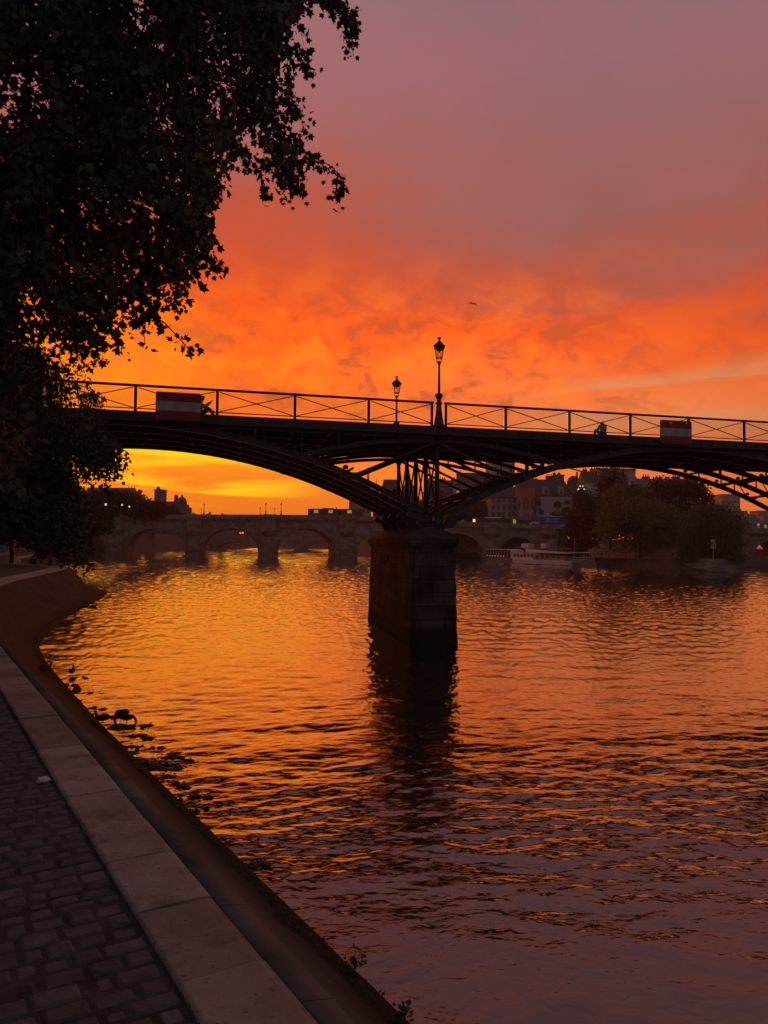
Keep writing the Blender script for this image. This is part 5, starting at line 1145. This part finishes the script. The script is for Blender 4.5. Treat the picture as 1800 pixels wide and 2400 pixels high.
# bright twin rooflight
c = P(1362, 1145, 248); t = thing('roof_lantern', 'bright twin skylight glowing on the roofs left of the red-brown tree', 'skylight', (c.x, c.y, c.z - 3)); 
MB().box(c - Z3 * 1.9, (2.6, 2, 2.4)).build('base', M['walldark'], t)
MB().beam(c + Vector((-.35, -.3, .9)), c + Vector((-1.2, -.3, -.6)), .3, .42).beam(c + Vector((.35, -.3, .9)), c + Vector((1.1, -.3, -.6)), .3, .42).build('glazing', M['lit2'] if 'lit2' in M else M['lampglow'], t)
c = P(1352, 1106, 300); t = thing('crane', 'small dark construction crane on the skyline below the arch crown', 'crane', (c.x, c.y, c.z - 4))
MB().beam(c - Z3 * 4, c, .6, .6, (0, 1, 0)).build('mast', M['iron'], t); MB().beam(c + Vector((-3, 0, 1.5)), c + Vector((4.5, 0, -.6)), .4, .5).build('jib', M['iron'], t)
# ------------------------------------------------------------------ posters
def poster(name, label, px0, px1, y0, y1, D):
    a = P(px0, y0, D); b = P(px1, y1, D); c = (a + b) / 2; w_, h = b.x - a.x, a.z - b.z
    t = thing(name, label, 'poster', (c.x, D, b.z)); return t, c, w_, h
FL = {}
for nm, col in dict(p_pale=(.38, .34, .42), p_skin=(.32, .17, .12), p_dark=(.045, .03, .04), p_orange=(.48, .16, .07), p_brown=(.22, .09, .05), p_pink=(.42, .24, .26), p_violet=(.22, .14, .24), p_blue=(.15, .2, .34), p_white=(.7, .68, .66)).items(): FL[nm] = mat(nm.replace('p_', 'print_'), col + (1,), .8, 0, .1, 1, 0)
def flat(c, pts, m_, name, parent, lay, D):
    return MB().prism([(c.x + x, D - lay, c.z + z) for x, z in pts], (0, .012, 0)).build(name, FL[m_], parent)
def ell(cx_, cz_, rx, rz_, n=18, a0=0, a1=2 * math.pi): return [(cx_ + rx * math.cos(q), cz_ + rz_ * math.sin(q)) for q in np.linspace(a0, a1, n, endpoint=(a1 - a0) < 6.2)]
D = 252.5; t, c, w_, h = poster('poster', 'orange and pink building-high poster with three long-haired faces', 1207, 1253, 1142, 1219, D)
flat(c, [(-w_ / 2, -h / 2), (w_ / 2, -h / 2), (w_ / 2, h / 2), (-w_ / 2, h / 2 - .5)], 'p_pink', 'sheet', t, 0, D)
flat(c, [(-w_ / 2, h * .19), (w_ / 2, h * .2), (w_ / 2, h / 2), (-w_ / 2, h / 2 - .5)], 'p_orange', 'orange_band', t, .02, D)
for k, x in enumerate((-.40, .05, .47)):
    x *= w_; f = flat(c, [(max(-w_ / 2, min(w_ / 2, q)), z) for q, z in ell(x, -.02 * h, w_ * .17, h * .22)], 'p_brown', 'hair', t, .03 + .002 * k, D)
    flat(c, [(max(-w_ / 2, min(w_ / 2, q)), z) for q, z in ell(x, .0, w_ * .085, h * .12)], 'p_skin', 'face', t, .05, D)
    flat(c, [(max(-w_ / 2, min(w_ / 2, q)), z) for q, z in ell(x, -.5 * h, w_ * .19, h * .24, 12, 0, math.pi)], 'p_violet', 'top', t, .045 + .002 * k, D)
t, c, w_, h = poster('poster', 'huge pale poster of three dark-haired people in sunglasses with white capital letters', 1253, 1342, 1164, 1219, D)
cl = lambda pts: [(max(-w_ / 2, min(w_ / 2, q)), max(-h / 2, min(h / 2, z))) for q, z in pts]
flat(c, [(-w_ / 2, -h / 2), (w_ / 2, -h / 2), (w_ / 2, h / 2), (-w_ / 2, h / 2)], 'p_pale', 'sheet', t, 0, D)
flat(c, [(-w_ / 2, -h / 2), (-w_ * .34, -h / 2), (-w_ * .34, h / 2), (-w_ / 2, h / 2)], 'p_brown', 'side_strip', t, .015, D)
for (x, z, s_, lay) in ((-.42, .12, .85, .03), (.36, .2, .8, .04), (.10, .08, 1.15, .07)):
    x *= w_; z *= h
    flat(c, cl([(x - 2.6 * s_, -h / 2), (x - 2.3 * s_, z - 2.0 * s_), (x - .8 * s_, z - 1.4 * s_), (x + .8 * s_, z - 1.4 * s_), (x + 2.3 * s_, z - 2.0 * s_), (x + 2.6 * s_, -h / 2)]), 'p_dark', 'shoulders', t, lay, D)
    flat(c, cl(ell(x, z + .45 * s_, 1.15 * s_, 1.15 * s_)), 'p_dark', 'hair', t, lay + .006, D)
    flat(c, cl([(x - .45 * s_, z - 1.7 * s_), (x + .45 * s_, z - 1.7 * s_), (x + .4 * s_, z - .7 * s_), (x - .4 * s_, z - .7 * s_)]), 'p_skin', 'neck', t, lay + .009, D)
    flat(c, cl(ell(x, z - .15 * s_, .78 * s_, 1.0 * s_)), 'p_skin', 'face', t, lay + .012, D)
    flat(c, cl(ell(x, z + .55 * s_, .85 * s_, .5 * s_)), 'p_dark', 'fringe', t, lay + .015, D)
    flat(c, cl([(x - .78 * s_, z + .18 * s_), (x + .78 * s_, z + .18 * s_), (x + .66 * s_, z - .16 * s_), (x + .1 * s_, z - .1 * s_), (x - .1 * s_, z - .1 * s_), (x - .66 * s_, z - .16 * s_)]), 'p_dark', 'sunglasses', t, lay + .018, D)
x = .10 * w_; pts = [(x + 1.25 * math.cos(q), .08 * h - 1.45 + 1.0 * math.sin(q)) for q in np.linspace(math.pi * 1.05, math.pi * 1.95, 14)] + [(x + 1.08 * math.cos(q), .08 * h - 1.45 + .84 * math.sin(q)) for q in np.linspace(math.pi * 1.95, math.pi * 1.05, 14)]
flat(c, pts, 'p_pale', 'collar', t, .105, D)
flat(c, cl([(-.49 * w_, -h / 2), (-.36 * w_, -h / 2), (-.37 * w_, -.08 * h), (-.46 * w_, -.06 * h)]), 'p_blue', 'shirt', t, .06, D)
def text(s_, loc, size, mt, parent, name='lettering'):
    cu = bpy.data.curves.new('tx', 'FONT'); cu.body = s_; cu.size = size; cu.extrude = .01; cu.align_x = 'LEFT'
    to = bpy.data.objects.new('tx', cu); COL.objects.link(to); bpy.context.view_layer.update()
    me = bpy.data.meshes.new_from_object(to.evaluated_get(bpy.context.evaluated_depsgraph_get())); bpy.data.objects.remove(to)
    vv = [(loc[0] + v.co.x, loc[1] - v.co.z, loc[2] + v.co.y) for v in me.vertices]; ff = [tuple(p.vertices) for p in me.polygons]
    return MB().add(vv, ff).build(name, mt, parent)
text('PRADA', (c.x - .37 * w_, D - .13, c.z - .39 * h), 1.35, FL['p_white'], t)
# ------------------------------------------------------------------ island
isl = MB()
ip = [PZ(1270, 1309, 0), PZ(1400, 1326, 0), PZ(1500, 1335, 0), PZ(1600, 1341, 0), PZ(1690, 1342, 0), PZ(1745, 1333, 0), Vector((100, 176, 0)), Vector((103, 205, 0)), Vector((60, 262, 0)), Vector((20, 262, 0)), Vector((36, 225, 0))]
cc = Vector((62, 190, 0)); n = len(ip)
vs_ = [tuple(p + Z3 * -1) for p in ip] + [tuple(p.lerp(cc, .03) + Z3 * .5) for p in ip] + [tuple(p.lerp(cc, .14) + Z3 * 1.9) for p in ip] + [tuple(cc + Z3 * 2.6)]
fs_ = []
for l_ in range(2): fs_ += [(l_ * n + q, l_ * n + (q + 1) % n, l_ * n + n + (q + 1) % n, l_ * n + n + q) for q in range(n)]
fs_ += [(2 * n + q, 2 * n + (q + 1) % n, 3 * n) for q in range(n)]
o = isl.add(vs_, fs_).build('island_bank', M['soil']); tag(o, kind='structure')
a, b = P(1388, 1300, 168), P(1590, 1301, 152); o = MB().beam((a.x, a.y, 3.0), (b.x, b.y, 3.0), .8, 2.0).build('parapet_wall', M['pn']); tag(o, 'low pale stone wall along the island edge below the yellow-green tree', 'wall')
c = PZ(1676, 1341, 0); poly = []
mb = MB(); pr = [(5.4, -1), (5.3, .2), (4.4, 1.3), (3.6, 2.15), (3.3, 2.4), (0, 2.5)]
mb.lathe((0, 0, 0), pr, 20); mb.v = [(c.x + x * 1.0, c.y + 3.5 + y * .8, z) for x, y, z in mb.v]
o = mb.build('island_point', M['upperwall'], smooth=False); tag(o, 'rounded grey stone point at the tip of the island under the sign', 'stone point')
c = P(1672, 1275, 135.5); t = thing('mooring_sign', 'white upright board with a black letter N on a post at the island tip', 'sign', (c.x, c.y, 2.3))
MB().tube((c.x, c.y + .1, 2.3), (c.x, c.y + .1, c.z), .07).build('post', M['greypaint'], t); MB().box(c, (.85, .06, 1.6)).build('board', M['signwhite'], t)
MB().beam(c + Vector((-.25, -.04, -.42)), c + Vector((-.25, -.04, .42)), .03, .11, (1, 0, 0)).beam(c + Vector((.25, -.04, -.42)), c + Vector((.25, -.04, .42)), .03, .11, (1, 0, 0)).beam(c + Vector((-.25, -.045, .42)), c + Vector((.25, -.045, -.42)), .03, .11).build('letter', M['blackpaint'], t)
IT = 'trees on the island'
tree('chestnut_tree', 'tall red-brown leaved tree at the left of the island behind the boats', 1430, 195, 1100, 176, 2.2, M['leaf_red'], IT, 11000, .5, 0, 51, cbot=.12)
tree('chestnut_tree', 'smaller dark red-brown tree low over the boats, left of the tall red-brown tree', 1372, 96, 1168, 180, 2.2, M['leaf_red'], IT, 6000, .45, 0, 52, cbot=.1)
tree('maple_tree', 'broad yellow-green tree in the middle of the island', 1500, 200, 1168, 158, 2.2, M['leaf_yellow'], IT, 12000, .42, 0, 53, cbot=.08)
tree('maple_tree', 'taller yellow-green tree crown rising at the left of the broad yellow-green tree', 1462, 120, 1136, 164, 2.2, M['leaf_yellow'], IT, 7000, .42, 0, 54, cbot=.3)
tree('chestnut_tree', 'big dark maroon tree behind the yellow-green tree', 1592, 170, 1112, 178, 2.2, M['leaf_red'], IT, 10000, .5, 0, 55, cbot=.12)
tree('willow_tree', 'large weeping willow trailing to the water at the island tip', 1676, 132, 1186, 145, 1.2, M['leaf_willow'], IT, 22000, .6, .95, 56, tmpl=LONG, cbot=.55)
tree('willow_tree', 'narrow dark weeping willow strands left of the large willow', 1612, 52, 1226, 142, 1.6, M['leaf_willow'], IT, 6000, .5, .9, 57, tmpl=LONG, cbot=.35)
tree('maple_tree', 'small loose tree top showing between the willow and the grey tower block', 1668, 60, 1182, 172, 2.2, M['leaf_dark'], IT, 2600, .4, 0, 58, cbot=.5)
tree('chestnut_tree', 'dark shrubby tree behind the pontoon at the foot of the red-brown tree', 1345, 80, 1226, 190, 2.2, M['leaf_dark'], IT, 5000, .4, 0, 59, cbot=.02)
# more trees in front of the island facades
for px, w_, yt, s_, lb in ((960, 90, 1168, 71, 'rounded tree below the pointed slate roof'), (1015, 90, 1150, 72, 'rounded golden-brown tree right of the iron columns'), (1068, 90, 1158, 73, 'tree in front of the glowing-window building'), (1120, 70, 1176, 74, 'low tree in front of the row houses above the coach')):
    tree('quay_tree', lb, px, w_, yt, 266, 9, M['leaf_dark'] if px > 1000 else M['leaf_yellow'], 'trees in front of the island houses', 3600, .55, 0, s_, cbot=.05)
# ------------------------------------------------------------------ boats
def boatline(px, py): return PZ(px, py, 0)
def hull(t, a, b, wd, h, mt, bow=2.0, name='hull'):
    d = (b - a); L_ = d.length; d.normalize(); n = Vector((-d.y, d.x, 0)); mb = MB(); st = [(0, .25, .25), (bow * .5, .75, .1), (bow, 1, 0), (L_ - 1.2, 1, 0), (L_, .8, .05)]
    vs_ = []; fs_ = []
    for s_, k, up in st:
        for (x, z) in ((-.42 * k, -.5), (-.5 * k, h + up), (.5 * k, h + up), (.42 * k, -.5)): vs_.append(a + d * s_ + n * (x * wd) + Z3 * z)
    for k in range(len(st) - 1): fs_ += [(k * 4 + q, k * 4 + (q + 1) % 4, k * 4 + 4 + (q + 1) % 4, k * 4 + 4 + q) for q in range(4)]
    fs_ += [(0, 1, 2, 3), (len(st) * 4 - 1, len(st) * 4 - 2, len(st) * 4 - 3, len(st) * 4 - 4)]
    mb.add(vs_, fs_).build(name, mt, t); return d, n, L_
# glass canopied tour boat
a, b = boatline(1143, 1312), boatline(1222, 1317); a.y += 2; b.y += 2
t = thing('tour_boat', 'low tour boat with a slanting glass canopy moored left of the white-roofed boat', 'boat', tuple((a + b) / 2), 'sightseeing boats moored by the island'); d, n_, L_ = hull(t, a, b, 4.2, 1.0, M['greypaint']); ax = (d, n_, Z3)
c = a + d * (L_ * .48)
def pris(c, d, n_, prof, wd): return [c + d * x + Z3 * z - n_ * wd / 2 for x, z in prof], n_ * wd
pp_, e = pris(c, d, n_, [(-L_ * .38, 1.0), (L_ * .40, 1.0), (L_ * .36, 3.1), (-L_ * .28, 3.1)], 3.6); MB().prism(pp_, e).build('cabin', M['pane'], t)
pp_, e = pris(c, d, n_, [(-L_ * .30, 3.1), (L_ * .37, 3.1), (L_ * .36, 3.3), (-L_ * .29, 3.3)], 3.9); MB().prism(pp_, e).build('roof', M['whitepaint'], t)
mb = MB()
for k in range(9): q = c + d * (L_ * (-.34 + .085 * k)) - n_ * 1.83; mb.beam(q + Z3 * 1.0, q + Z3 * 3.1 + d * .3, .08, .10)
mb.build('glazing_bars', M['whitepaint'], t)
for k in range(7): q = c + d * (L_ * (-.28 + .085 * k)) - n_ * 1.85; MB().box(q + Z3 * 1.35, (.5, .05, .32), ax).build('cabin_light', M['lit'], t)
MB().box(c + d * (L_ * .44) + Z3 * 2.0, (1.4, 3.4, 2.2), ax).build('wheelhouse', M['whitepaint'], t, bevel=.1)
# main white two-deck boat
a, b = boatline(1205, 1320), boatline(1352, 1326); t = thing('tour_boat', 'larger white and red tour boat with a broad bright roof beside the pontoon', 'boat', tuple((a + b) / 2), 'sightseeing boats moored by the island')
d, n_, L_ = hull(t, a, b, 5, 1.1, M['whitepaint'], 3); ax = (d, n_, Z3); c = a + d * L_ * .5
MB().box(c - Z3 * .05, (L_ * .96, 5.06, .34), ax).build('waterline_band', M['blackpaint'], t)
MB().box(c - d * L_ * .21 + Z3 * 1.75, (L_ * .44, 4.2, 1.3), ax).build('cabin', M['whitepaint'], t, bevel=.08)
for k in range(6): MB().box(c - d * (L_ * .38 - L_ * .058 * k) + Z3 * 1.95 - n_ * 2.12, (.85, .05, .7), ax).build('window', M['pane'], t)
MB().box(c - d * L_ * .2 + Z3 * 2.55, (L_ * .38, 4.6, .16), ax).build('awning', M['whitepaint'], t)
MB().box(c + d * L_ * .18 + Z3 * 1.6, (L_ * .50, 4.4, 1.1), ax).build('saloon', M['greypaint'], t)
for k in range(5): MB().box(c + d * (L_ * .0 + L_ * .085 * k) + Z3 * 1.9 - n_ * 2.22, (1.1, .05, .7), ax).build('window', M['pane'], t)
pp_, e = pris(c + d * L_ * .17, d, n_, [(-L_ * .36, 2.75), (L_ * .33, 2.75), (L_ * .33, 2.95), (-L_ * .34, 3.7)], 4.9); MB().prism(pp_, e).build('roof', M['whitepaint'], t)
MB().box(c + d * L_ * .02 + Z3 * 3.78, (L_ * .86, 4.4, .12), ax).build('upper_deck', mat('red_paint', (.4, .1, .06, 1), .5, 0, .1, 2, .02), t)
MB().box(c - d * L_ * .27 + Z3 * 4.35, (2.6, 1.8, 1.1), ax).build('wheelhouse', M['whitepaint'], t, bevel=.08); MB().box(c + d * L_ * .02 + Z3 * 4.4, (1.7, 1.4, 1.0), ax).build('roof_locker', M['whitepaint'], t, bevel=.08)
mb = MB()
for k in range(14): q = c + d * (L_ * (-.38 + .06 * k)) - n_ * 2.15; mb.tube(q + Z3 * 3.8, q + Z3 * 4.5, .03, n=5)
mb.beam(c - d * L_ * .38 - n_ * 2.15 + Z3 * 4.5, c + d * L_ * .42 - n_ * 2.15 + Z3 * 4.5, .04, .05); mb.build('guard_rail', M['greypaint'], t)
# pontoon
a, b = boatline(1338, 1325), boatline(1410, 1328); t = thing('pontoon', 'flat grey pontoon with railings and a thin white canopy right of the boats', 'pontoon', tuple((a + b) / 2)); d, n_, L_ = hull(t, a, b, 4.6, .9, M['greypaint'], .6); ax = (d, n_, Z3); c = a + d * L_ * .5
MB().box(c + Z3 * 3.0, (L_ * 1.0, 4.2, .12), ax).build('canopy', M['whitepaint'], t)
mb = MB()
for k in range(13):
    q = c + d * (L_ * (-.48 + .08 * k)) - n_ * 2.1; mb.tube(q + Z3 * .9, q + Z3 * (3.0 if k % 4 == 0 else 1.9), .04, n=5)
for z in (1.4, 1.9): mb.beam(c - d * L_ * .48 - n_ * 2.1 + Z3 * z, c + d * L_ * .48 - n_ * 2.1 + Z3 * z, .04, .05)
mb.build('guard_rail', M['whitepaint'], t)
# small grey launch
a, b = boatline(1106, 1308), boatline(1146, 1311); a.y += 3; b.y += 3; t = thing('launch', 'small dark launch moored behind the glass canopied boat, nearest the footbridge pier', 'boat', tuple((a + b) / 2)); d, n_, L_ = hull(t, a, b, 2.6, .8, M['greypaint'], 1.5); c = a + d * L_ * .5
MB().box(c + Z3 * 1.5, (L_ * .6, 2.0, 1.3), (d, n_, Z3)).build('cabin', M['greypaint'], t, bevel=.06); MB().box(c + Z3 * 2.22, (L_ * .66, 2.3, .12), (d, n_, Z3)).build('roof', M['whitepaint'], t)
for k in range(3): MB().box(c + d * (L_ * (-.18 + .18 * k)) - n_ * 1.02 + Z3 * 1.65, (.7, .04, .5), (d, n_, Z3)).build('window', M['pane'], t)
for px, yt, yb, lb in ((1402, 1264, 1304, 'thick pale mooring pile at the right end of the pontoon'), (1347, 1263, 1300, 'slim pale mooring pile standing behind the boats')):
    q = PZ(px, 1324, 0); z = P(px, yt, q.y).z; mb = MB().tube((q.x, q.y, -2), (q.x, q.y, z), .28 if px > 1400 else .14, n=12); mb.lathe((q.x, q.y, z), [(.3 if px > 1400 else .16, 0), (.1, .25), (0, .3)], 12); o = mb.build('mooring_pile', M['signwhite'] if px > 1400 else M['greypaint']); tag(o, lb, 'mooring pile')
# ------------------------------------------------------------------ quay extras
c = PZ(8, 1318, QZ); mb = MB().lathe((0, 0, 0), [(2.0, 0), (1.7, .5), (1.0, 1.0), (.4, 1.25), (0, 1.3)], 14); mb.v = [(c.x + x * .9 + .15 * math.sin(3 * y + z), c.y + y * .8, c.z + z * .85) for x, y, z in mb.v]; o = mb.build('covered_heap', M['tarp'], smooth=True); tag(o, 'pale rounded heap under a tarpaulin on the quay at the left edge', 'heap')
c = PZ(4, 1300, QZ); t = van('pale blue-grey van parked on the quay under the trees at the left edge', -40, 28, c.y, QZ, M['greypaint'], 2.3)
# weeds on the wall foot and in the water
def blobs(pts, name, lb, cat, kind=None, g_=None):
    mb = MB(); r_ = random.Random(9)
    for (p, s_) in pts:
        for q_ in range(2):
            c_ = p + Vector((r_.gauss(0, s_ * .8), r_.gauss(0, s_ * .8), -.02)); rx = r_.uniform(.04, .12); vv = [c_ + Z3 * r_.uniform(.03, .05)]; nn = 9
            for ring_, zz_ in ((.6, .02), (1.0, -.02)):
                for k in range(nn): rr_ = rx * ring_ * r_.uniform(.7, 1.35); vv.append(c_ + Vector((rr_ * 1.3 * math.cos(6.283 * k / nn), rr_ * math.sin(6.283 * k / nn), zz_ + r_.uniform(-.008, .012))))
            mb.add(vv, [(0, 1 + k, 1 + (k + 1) % nn) for k in range(nn)] + [(1 + k, 10 + k, 10 + (k + 1) % nn, 1 + (k + 1) % nn) for k in range(nn)])
        for k in range(10):
            o_ = Vector((r_.gauss(0, s_), r_.gauss(0, s_), 0)); a = r_.uniform(0, 6.28); l_ = r_.uniform(.03, .08); q = p + o_; up_ = Vector((math.cos(a) * l_, math.sin(a) * l_, r_.uniform(.0, .025)))
            sd_ = Vector((-math.sin(a), math.cos(a), 0)) * l_ * .55
            mb.add([q, q + up_ * .5 + sd_, q + up_, q + up_ * .5 - sd_], [(0, 1, 2, 3)])
    o = mb.build(name, M['weed']); return tag(o, lb, cat, g_, kind)
fw = []
r_ = random.Random(4)
for (x, y, s_) in ((330, 1727, .16), (352, 1748, .17), (392, 1775, .22), (425, 1785, .25), (408, 1770, .2), (290, 1744, .12), (305, 1762, .12), (415, 1805, .14), (388, 1818, .12), (405, 1838, .12), (180, 1612, .22), (215, 1628, .14), (198, 1617, .2), (265, 1680, .12), (275, 1702, .16), (300, 1703, .2), (445, 1870, .1), (230, 1660, .08),
                 (200, 1640, .1), (160, 1600, .15), (120, 1500, .3), (135, 1480, .35), (150, 1540, .25), (115, 1545, .2), (190, 1590, .15), (345, 1790, .08), (372, 1800, .09), (470, 1900, .1), (610, 2020, .08), (330, 1700, .1), (360, 1730, .1)):
    for k in range(2): fw.append((PZ(x + r_.uniform(-14, 14), y + r_.uniform(-6, 6), .025), s_))
blobs(fw, 'floating_weed', None, None, 'stuff')
# moss and grass fringe along toe and coping joint
mb = MB(); s = scurv(3)
while s < scurv(60):
    p, d, n = qframe(s); b_ = batter(s); big = r_.random() ** 3
    q = p + n * (b_ * (1 - .94) + r_.uniform(-.12, .06)) + Z3 * r_.uniform(.08, .16)
    for k in range(4 + int(8 * big)):
        a = r_.uniform(0, 6.28); l_ = r_.uniform(.015, .035 + .06 * big); o_ = Vector((r_.gauss(0, .05), r_.gauss(0, .05), 0)); up_ = Vector((math.cos(a) * l_, math.sin(a) * l_, l_ * r_.uniform(.3, 1))); sd_ = Vector((-math.sin(a), math.cos(a), 0)) * l_ * .35
        mb.add([q + o_, q + o_ + up_ * .5 + sd_, q + o_ + up_, q + o_ + up_ * .5 - sd_], [(0, 1, 2, 3)])
    s += .05 if s < scurv(20) else .12
s = scurv(0)
while s < scurv(25):
    p, d, n = qframe(s); q = p + n * (batter(s) + cw(s) + r_.uniform(-.005, .035)) + Z3 * (QZ - .02)
    for k in range(3):
        a = r_.uniform(0, 6.28); l_ = r_.uniform(.008, .024); up_ = Vector((math.cos(a) * l_ * .6, math.sin(a) * l_ * .6, l_)); sd_ = Vector((-math.sin(a), math.cos(a), 0)) * l_ * .18
        mb.add([q, q + up_ * .6 + sd_, q + up_, q + up_ * .6 - sd_], [(0, 1, 2, 3)])
    s += .03
o = mb.build('moss_and_grass', M['weed']); tag(o, kind='stuff')
def tuft(px, py, z, s_, lb):
    c = PZ(px, py, z); r2 = random.Random(px); P_ = np.array([(c.x + r2.gauss(0, s_), c.y + r2.gauss(0, s_), c.z + abs(r2.gauss(0, s_ * .9))) for _ in range(45)])
    t = thing('weed_clump', lb, 'plant', tuple(c)); leaves(P_, .055, LEAF6, 'foliage', M['leaf_willow'], t, -.2); mb = MB()
    for k in range(10): q = P_[k * 4]; mb.path([c - Z3 * .05, (c + Vector(q)) / 2, q], [.004, .003, .002], 4)
    mb.build('stems', M['bark'], t)
tuft(832, 2262, .1, .07, 'leafy weed clump growing at the foot of the wall near the bottom edge')
tuft(945, 2382, .12, .045, 'smaller weed clump at the wall foot at the very bottom of the picture')
